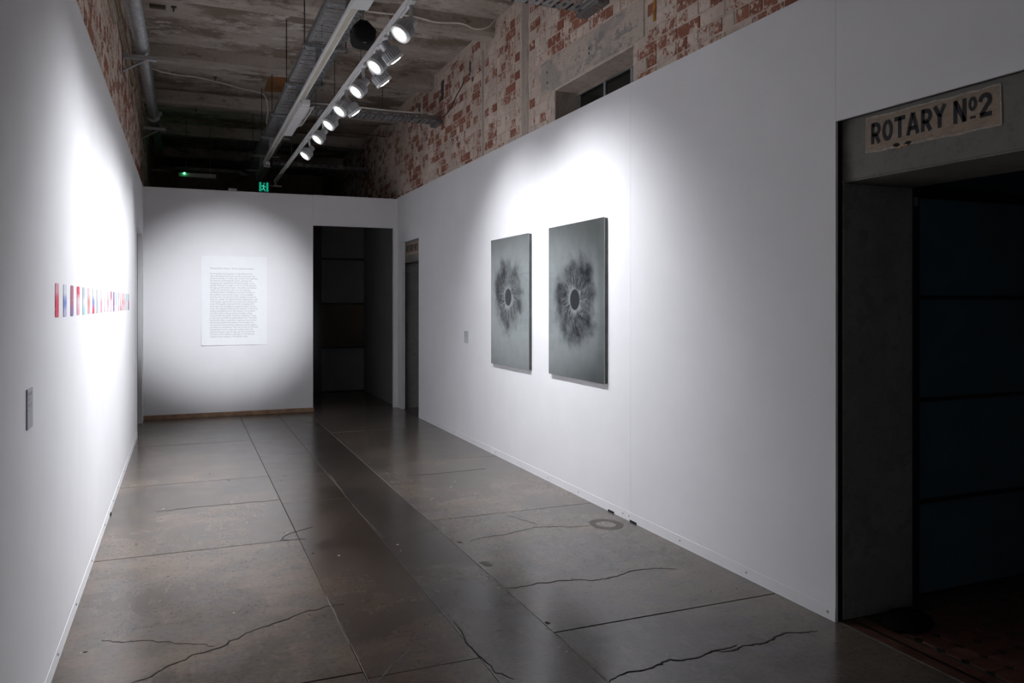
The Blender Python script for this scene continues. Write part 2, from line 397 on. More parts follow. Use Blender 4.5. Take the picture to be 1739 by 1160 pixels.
def crack(pts, w, mat='gap', name='crack', wob=1.0, sub=5, z=0.0012):
    P = [Vector((x, y, 0)) for x, y in pts]; Q = []
    if name == 'seam_grout': wob = 0.15
    for a, b_ in zip(P, P[1:]):
        n = (b_ - a).cross(Vector((0, 0, 1))).normalized(); ln = (b_ - a).length
        for k in range(sub): Q.append(a.lerp(b_, k / sub) + n * random.uniform(-1, 1) * min(0.014, ln * 0.08) * (wob if k else 0.4))
    Q.append(P[-1]); bm = bmesh.new(); rows = []
    for i, q in enumerate(Q):
        d = (Q[min(i + 1, len(Q) - 1)] - Q[max(i - 1, 0)]).normalized(); n = d.cross(Vector((0, 0, 1)))
        t = i / (len(Q) - 1); ww = w * (0.35 + 0.65 * min(1, 6 * t, 6 * (1 - t))) * random.uniform(0.6, 1.3) / 2
        rows.append([bm.verts.new(q + n * ww + Vector((0, 0, z))), bm.verts.new(q - n * ww + Vector((0, 0, z))), bm.verts.new(q - n * ww + Vector((0, 0, -0.004))), bm.verts.new(q + n * ww + Vector((0, 0, -0.004)))])
    for r0, r1 in zip(rows, rows[1:]):
        for k in range(4): bm.faces.new((r0[k], r0[(k + 1) % 4], r1[(k + 1) % 4], r1[k]))
    bm.faces.new(rows[0]); bm.faces.new(rows[-1][::-1])
    return obj(name, bm, mat, floor)
crack([(-0.188, 6.193), (0.05, 6.228), (0.406, 6.22), (0.664, 6.221)], 0.006)
crack([(0.557, 5.156), (0.634, 5.29), (0.712, 5.34), (0.79, 5.381)], 0.007)
crack([(0.557, 5.156), (0.631, 5.145), (0.711, 5.127)], 0.004)
crack([(-0.25, 3.42), (-0.189, 3.451), (-0.122, 3.48), (-0.082, 3.536), (0.003, 3.585), (0.029, 3.624), (0.146, 3.657), (0.256, 3.775), (0.357, 3.814), (0.452, 3.858), (0.532, 3.913), (0.666, 3.948), (0.733, 3.952)], 0.008)
crack([(-0.341, 3.933), (-0.261, 3.88), (-0.198, 3.869), (-0.089, 3.816), (0.021, 3.746), (0.12, 3.68)], 0.0035)
crack([(1.659, 4.684), (1.765, 4.727), (1.92, 4.731), (2.03, 4.766), (2.153, 4.81), (2.277, 4.775), (2.415, 4.718), (2.518, 4.704)], 0.006)
crack([(1.549, 3.847), (1.666, 3.823), (1.754, 3.844), (1.901, 3.82), (1.976, 3.807), (2.035, 3.764), (2.133, 3.768), (2.228, 3.786), (2.296, 3.812), (2.442, 3.812), (2.556, 3.742)], 0.0075)
crack([(1.546, 2.731), (1.656, 2.776), (1.716, 2.768), (1.789, 2.779), (1.877, 2.81), (1.919, 2.784), (1.994, 2.779), (2.095, 2.809), (2.16, 2.8), (2.233, 2.816)], 0.010)
crack([(2.095, 2.809), (2.184, 2.772), (2.252, 2.799), (2.353, 2.786), (2.426, 2.804), (2.511, 2.834), (2.596, 2.807), (2.668, 2.797)], 0.009)
crack([(2.10, 5.15), (2.16, 4.99), (2.20, 4.86)], 0.003)
crack([(1.16, 3.52), (1.155, 3.36), (1.15, 3.2), (1.158, 3.0), (1.21, 2.9)], 0.006)
crack([(1.76, 6.643), (2.086, 6.653), (2.515, 6.678)], 0.006)
# pale worn grout along the long seams, short chipped lengths
crack([(1.548, 2.72), (1.55, 2.95), (1.553, 3.22)], 0.010, 'scar', 'seam_grout')
crack([(1.55, 3.6), (1.553, 3.85), (1.549, 4.05)], 0.008, 'scar', 'seam_grout')
crack([(0.665, 3.45), (0.668, 3.75), (0.667, 4.1)], 0.006, 'scar', 'seam_grout')
crack([(1.17, 4.95), (1.155, 5.4), (1.15, 5.9)], 0.008, 'patch', 'seam_grout')
crack([(1.15, 6.1), (1.16, 6.6), (1.17, 7.0)], 0.008, 'patch', 'seam_grout')
crack([(0.66, 3.03), (0.80, 3.21), (0.90, 3.32)], 0.004, 'patch', 'seam_grout')
def chip(pts, mat='gap', name='chip', z=0.0013):
    bm = bmesh.new()
    t = [bm.verts.new((x, y, z)) for x, y in pts]; bo = [bm.verts.new((x, y, -0.005)) for x, y in pts]
    bm.faces.new(t); bm.faces.new(bo[::-1])
    for i in range(len(pts)): bm.faces.new((t[i], t[(i + 1) % len(pts)], bo[(i + 1) % len(pts)], bo[i]))
    return obj(name, bm, mat, floor)
chip([(1.571, 4.281), (1.62, 4.283), (1.622, 4.198), (1.60, 4.19), (1.579, 4.21)], 'patch')
chip([(1.57, 4.70), (1.60, 4.71), (1.605, 4.67), (1.58, 4.665)], 'patch')
chip([(1.558, 3.36), (1.574, 3.365), (1.58, 3.34), (1.562, 3.335)])
for k in range(46):      # small pits and paint specks
    x, y = random.uniform(-0.4, 2.7), random.uniform(2.9, 7.5); s = random.uniform(0.004, 0.011)
    chip([(x + s * random.uniform(.6, 1.2) * math.cos(a), y + s * random.uniform(.6, 1.2) * math.sin(a)) for a in (0, 1.2, 2.5, 3.8, 5.1)], 'gap' if k % 3 else 'tagrim', 'pit' if k % 3 else 'paint_speck', 0.0008)
# ring of darker grout by the right wall
bm = bmesh.new(); n = 28
ri = []
for rr, zz in ((0.062, 0.0009), (0.105, 0.0009), (0.105, -0.003), (0.062, -0.003)):
    ri.append([bm.verts.new((2.635 + rr * 1.05 * math.cos(2 * PI * k / n), 4.69 + rr * 1.25 * math.sin(2 * PI * k / n), zz)) for k in range(n)])
for q in range(4):
    for k in range(n): bm.faces.new((ri[q][k], ri[q][(k + 1) % n], ri[(q + 1) % 4][(k + 1) % n], ri[(q + 1) % 4][k]))
obj('grout_ring', bm, 'patch', floor)

# tiled floor of the side room: octagons with small black squares
tf = obj('floor', boxbm(2.842, 6.4, 1.0, 2.95, -0.0069, -0.004), 'tile_grout', kind='structure')
P_ = 0.1135
def octo(cx, cy, h, c, z1):
    bm = bmesh.new(); q = h - c
    pp = [(cx + a, cy + b_) for a, b_ in ((h, -q), (h, q), (q, h), (-q, h), (-h, q), (-h, -q), (-q, -h), (q, -h))]
    t = [bm.verts.new((x, y, z1)) for x, y in pp]; bo = [bm.verts.new((x, y, -0.004)) for x, y in pp]
    bm.faces.new(t); bm.faces.new(bo[::-1])
    for i in range(8): bm.faces.new((t[i], t[(i + 1) % 8], bo[(i + 1) % 8], bo[i]))
    return bm
to = ts = None
for i in range(9):
    for j in range(-10, 5):
        cx, cy = 3.015 + P_ * (i + 0.5), 2.325 + P_ * (j + 0.5)
        if cy + P_ / 2 > 2.84: continue
        if to is None: to = obj('octagon_tile', octo(0, 0, P_ / 2 - 0.0015, 0.022, 0.0), 'tile_red', tf); to.location = (cx, cy, 0)
        else: share(to, 'octagon_tile', tf, (cx, cy, random.uniform(-0.0004, 0.0004)))
        sx, sy = cx - P_ / 2, cy - P_ / 2
        if ts is None:
            bm = bmesh.new(); v = box(bm, -0.0145, 0.0145, -0.0145, 0.0145, -0.004, 0.0)
            bmesh.ops.rotate(bm, verts=bm.verts, cent=(0, 0, 0), matrix=Matrix.Rotation(PI / 4, 3, 'Z'))
            ts = obj('square_tile', bm, 'tile_black', tf); ts.location = (sx, sy, 0)
        else: share(ts, 'square_tile', tf, (sx, sy, 0))
tb = None
for k in range(17):
    for x0, x1, mt in ((2.846, 2.905, 'tile_red'), (2.908, 2.925, 'tile_black'), (2.928, 2.985, 'tile_red')):
        obj('border_tile', boxbm(x0, x1, 1.02 + k * 0.107, 1.125 + k * 0.107, -0.004, 0.0), mt, tf)
obj('threshold_strip', boxbm(2.836, 2.8445, 1.0, 2.84, -0.006, 0.0015), 'scar', tf)

# ------------------------------------------------------------------ white partitions
G = 0.0012
obj('wall_left', gridwall('x', LW - T, LW, [YB, 1.05 - G], [0, 2.975], []), 'white', kind='structure')
obj('wall_left', gridwall('x', LW - T, LW, [1.05 + G, BY], [0, 2.975], [(9.73, 10.80, -1, 2.35)]), 'white', kind='structure')
obj('wall_right', gridwall('x', RW, RW + T, [4.6825, BY + 0.06], [0, 3.004], [(9.985, 10.864, -1, 2.346)]), 'white', kind='structure')
obj('wall_right', boxbm(RW, RW + 0.014, 2.838, 4.681, 0, 3.004), 'white', kind='structure')
obj('wall_right', boxbm(RW, RW + 0.014, 1.3, 2.8365, 2.35, 3.004), 'white', kind='structure')
obj('wall_right', boxbm(RW, RW + T, YB, 1.2985, 0, 3.004), 'white', kind='structure')
obj('wall_back', boxbm(LW, 1.629, BY, BY + 0.06, 0.0, 2.98), 'white', kind='structure')
obj('wall_back', boxbm(1.6305, RW, BY + 0.0015, BY + 0.06, 2.565, 2.985), 'white', kind='structure')
obj('wall_back', boxbm(2.757, RW, BY + 0.002, BY + 0.06, 0, 2.5645), 'white', kind='structure')
obj('wall_front', boxbm(-1.2, 6.5, YB - 0.25, YB - 0.02, 0, CZ), 'surround', kind='structure')

obj('gap_filler_1', boxbm(RW + 0.0145, BRX - 0.001, 2.846, 4.68, 0, 2.99), 'door_black', kind='structure')  # black box darkens the gap between the white panel and the masonry
obj('gap_filler_2', boxbm(RW + 0.0145, BRX - 0.001, 1.3, 2.8365, 2.356, 2.99), 'door_black', kind='structure')  # same black box behind the panel over the side doorway

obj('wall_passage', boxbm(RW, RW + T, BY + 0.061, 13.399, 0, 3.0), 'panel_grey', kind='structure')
# kick strips along the foot of the partitions, with screw heads
def screws(bb, xs, ys, z, sgn):
    for y in ys:
        bm = bmesh.new(); lathe(bm, [(0.0065, 0.0), (0.006, 0.003), (0.003, 0.005)], 10)
        bmesh.ops.rotate(bm, verts=bm.verts, cent=(0, 0, 0), matrix=Matrix.Rotation(sgn * PI / 2, 3, 'Y'))
        bmesh.ops.translate(bm, verts=bm.verts, vec=(xs, y, z))
        obj('screw_head', bm, 'grey_metal', bb, smooth=True)
def kick(nm, xface, sgn, y0, y1, notch):
    x0, x1 = (xface - 0.0022, xface + 0.002) if sgn < 0 else (xface - 0.002, xface + 0.0022)
    return obj(nm, gridwall('x', x0, x1, [y0, y1], [0.0, 0.062], [(a, b_, -1, 0.013) for a, b_ in notch]), 'white', kind='structure')
for a, b_, nt_ in ((2.839, 4.74, [(4.60, 4.69)]), (4.75, 7.3, [(4.90, 4.99)]), (7.31, 9.98, []), (10.866, BY - 0.002, [])):
    k = kick('baseboard_right', RW, -1, a, b_, nt_)
    screws(k, RW - 0.0022, [y for y in (2.885, 3.473, 4.096, 4.70, 4.78, 5.45, 6.0, 6.59, 7.22, 7.85, 8.5, 9.1, 9.7) if a < y < b_], 0.034, -1)
for a, b_ in ((YB, 3.0), (3.01, 5.6), (5.61, 8.2), (8.21, 9.72)):
    k = kick('baseboard_left', LW, 1, a, b_, [(6.20, 6.28)] if a == 5.61 else [])
    screws(k, LW + 0.0022, [y for y in (3.75, 4.34, 5.04, 5.82, 6.5, 6.95, 7.6, 8.4, 9.2) if a < y < b_], 0.038, 1)
obj('baseboard_back', boxbm(LW + 0.001, 1.64, BY - 0.016, BY + 0.001, 0, 0.057, bev=0.003, seg=1), 'timber', kind='structure')
for (y, ln) in ((4.645, 0.09), (4.945, 0.09)):
    o = obj('dark_gap', boxbm(RW - 0.0028, RW + 0.02, y - ln / 2, y + ln / 2, 0.0, 0.0115), 'black', base=(RW, y, 0))  # black block stands in for the shaded gap at the wall foot
    tag(o, 'black block for the shaded gap under the right wall, %s of the two' % ('nearer' if y < 4.8 else 'farther'), 'dark gap', 'dark gaps under the right wall')
o = obj('dark_gap', boxbm(LW - 0.02, LW + 0.008, 6.205, 6.275, 0.0, 0.0115), 'black', base=(LW, 6.24, 0))  # same black stand-in for shade, in the left notch
tag(o, 'black block for the shaded gap under the left wall', 'dark gap')

# ------------------------------------------------------------------ brick walls
wrb = obj('wall_right_brick', gridwall('x', BRX, 3.32, [YB, YF], [0, CZ], [(1.3, 2.86, -1, 2.45), (9.9, 10.98, -1, 2.40), (4.73, 5.99, 2.55, 3.30)]), 'mortar', kind='structure')
wlb = obj('wall_left_brick', gridwall('x', BLX - 0.35, BLX, [YB, YF], [0, CZ], [(9.65, 10.84, -1, 2.35)]), 'mortar', kind='structure')
obj('wall_far', boxbm(-1.2, 6.5, YF, YF + 0.25, 0, CZ), 'mortar', kind='structure')
obj('wall_outer', boxbm(6.25, 6.5, YB, YF, 0, CZ), 'surround', kind='structure')
obj('wall_outer', boxbm(-1.2, -1.1, YB, YF, 0, CZ), 'surround', kind='structure')
obj('wall_storeroom', boxbm(3.325, 6.25, 3.0, 3.1, 0, CZ), 'door_blue', kind='structure')

BL, BH, MJ = 0.23, 0.076, 0.010
def brick_var(kind_, seed):
    """an irregular brick, front face at local x=-0.006 (proud), length along y"""
    rnd = random.Random(seed); ln = BL if kind_ == 's' else 0.105
    bm = bmesh.new(); j = lambda q: rnd.uniform(-q, q)
    v = []
    for x, sh in ((0.012, 0), (-0.003, 0.0), (-0.006, 0.004)):
        for (sy, sz) in ((-1, -1), (1, -1), (1, 1), (-1, 1)):
            v.append(bm.verts.new((x + (j(0.0015) if x < 0 else 0), sy * (ln / 2 - sh) + j(0.002), sz * (BH / 2 - sh) + j(0.002))))
    for r in (0, 4):
        for k in range(4): bm.faces.new((v[r + k], v[r + (k + 1) % 4], v[r + 4 + (k + 1) % 4], v[r + 4 + k]))
    bm.faces.new(v[8:12]); bm.faces.new(v[0:4][::-1])
    bmesh.ops.recalc_face_normals(bm, faces=bm.faces)
    me = bpy.data.meshes.new('brick'); bm.to_mesh(me); bm.free(); me.materials.append(M['brick']); return me
VAR = {k: [brick_var(k, 10 * i + (k == 's')) for i in range(4)] for k in 'sh'}
def free(y0, y1, z0, z1, blocks): return not any(y1 > b_[0] and y0 < b_[1] and z1 > b_[2] and z0 < b_[3] for b_ in blocks)
def lay(parent, xf, sgn, y_min, y_max, z_min, blocks, n_parts):
    items = []; row = 0; z = z_min + BH / 2
    while z + BH / 2 < CZ - 0.002:
        kd = 's' if row % 2 == 0 else 'h'; ln = BL if kd == 's' else 0.105
        y = y_min + (0 if kd == 's' else 0.0575) + ln / 2
        while y + ln / 2 < y_max:
            if free(y - ln / 2, y + ln / 2, z - BH / 2, z + BH / 2, blocks):
                p = pix(xf, y, z); vis = p and -60 < p[0] < 1800 and -45 < p[1] < 420
                items.append((p[2] if vis else 1e3 + y, kd, y, z, vis))
            y += ln + MJ
        z += BH + MJ; row += 1
    items.sort(key=lambda t: t[0] / (1.5 if t[1] == 's' else 1))
    for d, kd, y, z, vis in items[:n_parts]:
        o = bpy.data.objects.new('brick', random.choice(VAR[kd])); o.parent = parent
        o.location = (xf + random.uniform(-0.0015, 0.002) * sgn, y + random.uniform(-.002, .002), z + random.uniform(-.002, .002))
        o.rotation_euler = (random.uniform(-0.012, 0.012), 0, 0 if sgn > 0 else PI)
        COL.objects.link(o)
    bm = bmesh.new(); lay_ = bm.verts.layers.float.new('rnd')
    for d, kd, y, z, vis in items[n_parts:]:
        if not vis and y > 7: continue
        n0 = len(bm.verts); bm.from_mesh(random.choice(VAR[kd])); bm.verts.ensure_lookup_table()
        vs = bm.verts[n0:]; r = random.random()
        if sgn < 0: bmesh.ops.rotate(bm, verts=vs, cent=(0, 0, 0), matrix=Matrix.Rotation(PI, 3, 'Z'))
        bmesh.ops.translate(bm, verts=vs, vec=(xf + random.uniform(-0.0015, 0.002) * sgn, y, z))
        for v in vs: v[lay_] = r
    o = obj('brickwork', bm, 'brick', parent, kind='stuff')
BLK = [(4.72, 6.0, 2.5, 3.31), (4.56, 6.26, 3.27, 3.575), (6.51, 6.70, 0, 4.4), (7.66, 7.76, 0, 4.4),
       (7.34, 7.63, 4.1, 4.4), (9.44, 9.72, 4.1, 4.4), (5.24, 5.52, 4.1, 4.4), (11.44, 11.72, 4.1, 4.4)]
lay(wrb, BRX, 1, 3.0, 15.5, 2.985, BLK, 300)
lay(wlb, BLX, -1, 3.2, 13.0, 2.965, [], 0)
# plaster chases running down the right brick wall, and slots
def rough_strip(nm, y0, y1, z0, z1, mat):
    bm = bmesh.new(); nz = 14; cols = []
    for k in range(nz + 1):
        z = z0 + (z1 - z0) * k / nz
        a, b_ = y0 + random.uniform(-.012, .012), y1 + random.uniform(-.012, .012)
        cols.append([bm.verts.new(q) for q in ((BRX + 0.004, a, z), (BRX - 0.006, a + 0.008, z), (BRX - 0.006 + random.uniform(-.002, .002), (a + b_) / 2, z), (BRX - 0.006, b_ - 0.008, z), (BRX + 0.004, b_, z))])
    for q, s in zip(cols, cols[1:]):
        for i in range(4): bm.faces.new((q[i], q[i + 1], s[i + 1], s[i]))
    return obj(nm, bm, mat, wrb)
rough_strip('plaster_chase', 6.53, 6.68, 2.95, CZ, 'plaster')
rough_strip('plaster_chase', 7.68, 7.74, 2.95, CZ - 0.2, 'plaster')
for y, z0, z1, w in ((9.1, 3.94, 4.153, 0.10), (10.105, 3.945, 4.14, 0.09), (8.10, 3.97, 4.125, 0.045), (8.02, 3.885, 3.93, 0.05)):
    obj('wall_slot', boxbm(BRX - 0.0075, BRX + 0.003, y - w / 2, y + w / 2, z0, z1), 'rod', wrb)
obj('rust_stain', boxbm(BRX - 0.0085, BRX + 0.003, 4.44, 4.47, 3.36, 3.50, bev=0.004, seg=1), 'rust', wrb)
# concrete lintel over the high window
bm = bmesh.new(); box(bm, BRX - 0.008, 3.09, 4.58, 6.25, 3.295, 3.57)
bmesh.ops.bevel(bm, geom=list(bm.edges), offset=0.006, segments=1, affect='EDGES')
obj('window_lintel', bm, 'lintel', wrb)
for y, z in ((5.36, 3.45), (5.36, 3.41), (6.12, 3.47), (6.12, 3.38)):
    obj('bolt_hole', tubebm([(BRX - 0.0095, y, z), (BRX + 0.001, y, z)], 0.012, 8), 'rod', wrb)
# the high window, deep in its reveal
win = root_empty('window_1', (3.09, 5.36, 3.0), kind='structure')
obj('head_bead', tubebm([(3.073, 4.735, 3.262), (3.073, 5.974, 3.262)], 0.014, 8), 'timber_pale', win)
obj('window_frame', gridwall('x', 3.09, 3.115, [4.731, 5.989], [2.56, 3.295], [(4.745, 5.10, 2.6, 3.262), (5.135, 5.515, 2.6, 3.262), (5.545, 5.955, 2.6, 3.262)]), 'frame_steel', win)
for a, b_ in ((4.745, 5.10), (5.135, 5.515), (5.545, 5.955)):
    obj('pane', boxbm(3.1, 3.104, a - 0.004, b_ + 0.004, 2.59, 3.267), 'glass', win)
obj('window_soffit', boxbm(2.866, 3.088, 4.732, 5.97, 3.275, 3.2945), 'mortar', win)
obj('reveal_lining', boxbm(2.872, 3.088, 5.975, 5.9895, 2.56, 3.294), 'plaster', win)

# ------------------------------------------------------------------ ceiling with cast ribs
ceil = obj('ceiling', boxbm(-1.2, 6.5, YB - 0.3, YF + 0.3, CZ, CZ + 0.2), 'ceiling', kind='structure')
for y in (1.15, 3.2, 5.25, 7.35, 9.45, 11.45, 13.55, 15.6):
    bm = bmesh.new(); nx = 16; secs = []
    prof = ((0.0, 0.02), (0.012, -0.13), (0.045, -0.165), (0.225, -0.165), (0.258, -0.13), (0.27, 0.02))
    for k in range(nx + 1):
        x = -0.88 + (3.2 + 0.88) * k / nx
        secs.append([bm.verts.new((x, y + a + random.uniform(-.004, .004), CZ + c + (random.uniform(-.006, .006) if c < 0 else 0))) for a, c in prof])
    for q, s in zip(secs, secs[1:]):
        for i in range(6): bm.faces.new((q[i], q[(i + 1) % 6], s[(i + 1) % 6], s[i]))
    bm.faces.new(secs[0]); bm.faces.new(secs[-1][::-1])
    obj('ceiling_rib', bm, 'beam', ceil)
obj('plywood_patch', boxbm(0.975, 1.60, 9.98, 10.94, CZ - 0.018, CZ + 0.001), 'plywood', ceil, label='orange-brown plywood patch on the ceiling')
for x, y in ((0.35, 10.55), (-0.1, 8.2), (0.15, 12.4), (2.2, 10.6)):
    obj('ceiling_plug', tubebm([(x, y, CZ + 0.003), (x, y, CZ - 0.012), (x, y, CZ - 0.014), (x, y, CZ - 0.05)], [0.026, 0.024, 0.008, 0.008], 8), 'rod', ceil)
obj('steel_offcut', boxbm(-0.31, -0.17, 8.2, 8.25, CZ - 0.03, CZ + 0.004), 'panel_brown', ceil)

# ------------------------------------------------------------------ doorways in the masonry
def surround(nm, x0, x1, jambs, head, jm='jamb'):
    r = root_empty(nm, (x0, jambs[0][0], 0), kind='structure')
    for a, b_, z in jambs: obj('jamb', boxbm(x0, x1, a, b_, 0, z, bev=0.003, seg=1), jm, r)
    bm = bmesh.new(); box(bm, x0, x1, *head)
    bmesh.ops.bevel(bm, geom=list(bm.edges), offset=0.008, segments=2, affect='EDGES')
    obj('lintel', bm, 'surround', r)
    return r
d2 = surround('door_1', 2.871, 3.319, ((2.840, 2.859, 2.066), (1.301, 1.33, 2.066)), (1.301, 2.859, 2.066, 2.449))
d3 = surround('door_2', 2.871, 3.319, ((10.955, 10.979, 2.058), (9.901, 9.93, 2.058)), (9.901, 10.979, 2.058, 2.399))
surround('door_3', -0.889, -0.541, ((10.81, 10.839, 2.07), (9.651, 9.68, 2.07)), (9.651, 10.839, 2.07, 2.349), 'rod')
obj('wall_recess', boxbm(3.33, 3.36, 9.5, 11.4, 0, 2.6), 'jamb', kind='structure')
obj('wall_recess', boxbm(-1.04, -1.0, 9.4, 11.0, 0, 2.6), 'door_black', kind='structure')

# painted plaques over the doorways: strokes built as ribbons
def arc(cx, cy, rx, ry, a0, a1, n=12): return [(cx + rx * math.cos(math.radians(a0 + (a1 - a0) * k / n)), cy + ry * math.sin(math.radians(a0 + (a1 - a0) * k / n))) for k in range(n + 1)]
GLYPH = {
 'R': (0.62, [[(0.12, 0), (0.12, 1)], [(0.1, 0.91)] + arc(0.32, 0.68, 0.2, 0.23, 90, -90, 8) + [(0.1, 0.45)], [(0.30, 0.45), (0.53, 0.0)]]),
 'O': (0.66, [arc(0.33, 0.5, 0.22, 0.41, 90, 450, 20)]),
 'T': (0.62, [[(0.0, 0.9), (0.62, 0.9)], [(0.31, 0.95), (0.31, 0)]]),
 'A': (0.70, [[(0.08, 0), (0.33, 1)], [(0.62, 0), (0.37, 1)], [(0.17, 0.3), (0.53, 0.3)]]),
 'Y': (0.62, [[(0.05, 1), (0.31, 0.5)], [(0.57, 1), (0.31, 0.5)], [(0.31, 0.52), (0.31, 0)]]),
 'N': (0.68, [[(0.12, 0), (0.12, 1)], [(0.56, 0), (0.56, 1)], [(0.12, 0.98), (0.56, 0.02)]]),
 'o': (0.40, [arc(0.2, 0.68, 0.13, 0.24, 90, 450, 16), [(0.08, 0.1), (0.34, 0.1)]]),
 '2': (0.66, [[(0.08, 0.66)] + arc(0.31, 0.70, 0.21, 0.21, 175, -30, 12) + [(0.12, 0.1)], [(0.06, 0.09), (0.62, 0.09)]]),
 '3': (0.62, [arc(0.28, 0.72, 0.21, 0.2, 160, -80, 10), arc(0.28, 0.29, 0.24, 0.22, 80, -160, 10)]),
 ' ': (0.22, []),
}
def ribbon(bm, pts, w, to):
    P = [Vector((x, y)) for x, y in pts]; rows = []
    for i, p in enumerate(P):
        d = (P[min(i + 1, len(P) - 1)] - P[max(i - 1, 0)]).normalized(); nn = Vector((-d.y, d.x)) * w / 2
        rows.append((bm.verts.new(to(*(p + nn))), bm.verts.new(to(*(p - nn)))))
    for a, b_ in zip(rows, rows[1:]): bm.faces.new((a[0], a[1], b_[1], b_[0]))
def plaque(root, text, corners, base_l, base_r, h_l, h_r, xf):
    """corners: (y, z) tl, tr, br, bl of the bare-plaster rectangle; letters run from larger y to smaller y"""
    pl = root_empty
    bm = bmesh.new(); n = 16; top, bot = [], []
    for k in range(n + 1):
        t = k / n; w = lambda: random.uniform(-0.003, 0.003)
        top.append((corners[0][0] * (1 - t) + corners[1][0] * t, corners[0][1] * (1 - t) + corners[1][1] * t + w()))
        bot.append((corners[3][0] * (1 - t) + corners[2][0] * t, corners[3][1] * (1 - t) + corners[2][1] * t + w()))
    F = [[bm.verts.new((xf, y, z)) for y, z in top], [bm.verts.new((xf, y, z)) for y, z in bot]]
    B = [[bm.verts.new((xf + 0.004, y, z)) for y, z in top], [bm.verts.new((xf + 0.004, y, z)) for y, z in bot]]
    for k in range(n):
        bm.faces.new((F[0][k], F[0][k + 1], F[1][k + 1], F[1][k])); bm.faces.new((B[0][k], B[1][k], B[1][k + 1], B[0][k + 1]))
        bm.faces.new((F[0][k], B[0][k], B[0][k + 1], F[0][k + 1])); bm.faces.new((F[1][k], F[1][k + 1], B[1][k + 1], B[1][k]))
    bm.faces.new((F[0][0], F[1][0], B[1][0], B[0][0])); bm.faces.new((F[0][n], B[0][n], B[1][n], F[1][n]))
    sign = obj('painted_plaque', bm, 'tag', root, label='bare plaster plaque with hand-painted black letters %s' % text.replace('o', 'No ').replace('  ', ' '))
    bm = bmesh.new()
    for a, b_ in ((top, None), (bot, None)):
        ribbon(bm, a, 0.006, lambda y, z: (xf - 0.0006, y, z))
    for a in ((top[0], bot[0]), (top[-1], bot[-1])): ribbon(bm, a, 0.005, lambda y, z: (xf - 0.0006, y, z))
    obj('chipped_rim', bm, 'tagrim', sign, kind='stuff')
    tot = sum(GLYPH[c][0] + 0.07 for c in text); u = 0
    for c in text:
        gw, strokes = GLYPH[c]
        if strokes:
            bm = bmesh.new()
            for s in strokes:
                if c == 'o' and len(s) == 2: sw = 0.11
                else: sw = 0.15 if c == 'o' else 0.20
                def to(gx, gy, u=u):
                    t = (u + gx) / tot; y = base_l[0] * (1 - t) + base_r[0] * t
                    return (xf - 0.0010, y, (base_l[1] * (1 - t) + base_r[1] * t) + gy * (h_l * (1 - t) + h_r * t))
                ribbon(bm, s, sw, to)
            obj('letter', bm, 'blackpaint', sign)
        u += gw + 0.07
    return sign
s2 = plaque(d2, 'ROTARY No2', ((2.702, 2.336), (2.062, 2.330), (2.057, 2.176), (2.702, 2.180)), (2.676, 2.214), (2.085, 2.222), 0.094, 0.092, 2.8668)
for y0_, z0_, mt in ((2.535, 2.186, 'gap'), (2.522, 2.176, 'timber'), (2.478, 2.186, 'gap'), (2.49, 2.178, 'timber')):
    bm = bmesh.new(); ring = []
    for k in range(9):
        a_ = 2 * PI * k / 9; q = random.uniform(0.6, 1.25) * (1.0 if mt == 'gap' else 0.8)
        ring.append((y0_ + 0.021 * q * math.cos(a_), z0_ + 0.0085 * q * math.sin(a_)))
    xx = 2.8652 if mt == 'gap' else 2.8648
    t = [bm.verts.new((xx, y, z)) for y, z in ring]; bo = [bm.verts.new((2.8695, y, z)) for y, z in ring]
    bm.faces.new(t); bm.faces.new(bo[::-1])
    for k in range(9): bm.faces.new((t[k], t[(k + 1) % 9], bo[(k + 1) % 9], bo[k]))
    obj('torn_spot', bm, mt, s2)
s3 = plaque(d3, 'ROTARY No3', ((10.80, 2.318), (10.155, 2.318), (10.155, 2.165), (10.80, 2.165)), (10.78, 2.20), (10.175, 2.20), 0.095, 0.095, 2.8668)

# dark boarded door standing in the side room
dr = root_empty('door_4', (3.35, 2.90, 0), kind='structure')
obj('door_stile', boxbm(3.335, 3.42, 2.885, 2.935, 0, 2.085, bev=0.003, seg=1), 'door_black', dr)
obj('door_stile', boxbm(4.92, 5.0, 2.885, 2.935, 0, 2.085, bev=0.003, seg=1), 'door_black', dr)
obj('door_rail', boxbm(3.4205, 4.9195, 2.885, 2.935, 2.042, 2.085, bev=0.003, seg=1), 'door_black', dr)
zs = [0.012, 0.492, 1.008, 1.527, 2.042]
for a, b_ in zip(zs, zs[1:]):
    obj('door_panel', boxbm(3.4205, 4.9195, 2.905, 2.925, a + 0.0105, b_ - 0.0105), 'door_blue', dr)
for z in zs[1:4]: obj('door_batten', boxbm(3.4205, 4.9195, 2.888, 2.93, z - 0.010, z + 0.010), 'door_black', dr)
o = obj('hinge_tag', boxbm(3.378, 3.403, 2.882, 2.8845, 1.985, 2.03), 'panel_grey', dr, label='small pale tag at the top of the black stile')
bm = bmesh.new(); n = 18; rings = []
for i, (rx, rz) in enumerate(((0.155, 0.0), (0.175, 0.012), (0.165, 0.035), (0.12, 0.058), (0.05, 0.068))):
    rings.append([bm.verts.new((3.10 + rx * 0.75 * math.cos(2 * PI * k / n) * random.uniform(.95, 1.05), 2.685 + rx * 0.55 * math.sin(2 * PI * k / n) * random.uniform(.95, 1.05), rz + (random.uniform(-.004, .004) if i else 0))) for k in range(n)])
for q, s in zip(rings, rings[1:]):
    for k in range(n): bm.faces.new((q[k], q[(k + 1) % n], s[(k + 1) % n], s[k]))
bm.faces.new(rings[0][::-1]); bm.faces.new(rings[-1])
tag(obj('cloth_bag', bm, 'bag', base=(3.10, 2.685, 0), smooth=True), 'low black cloth bag lying on the tiles inside the doorway', 'bag')

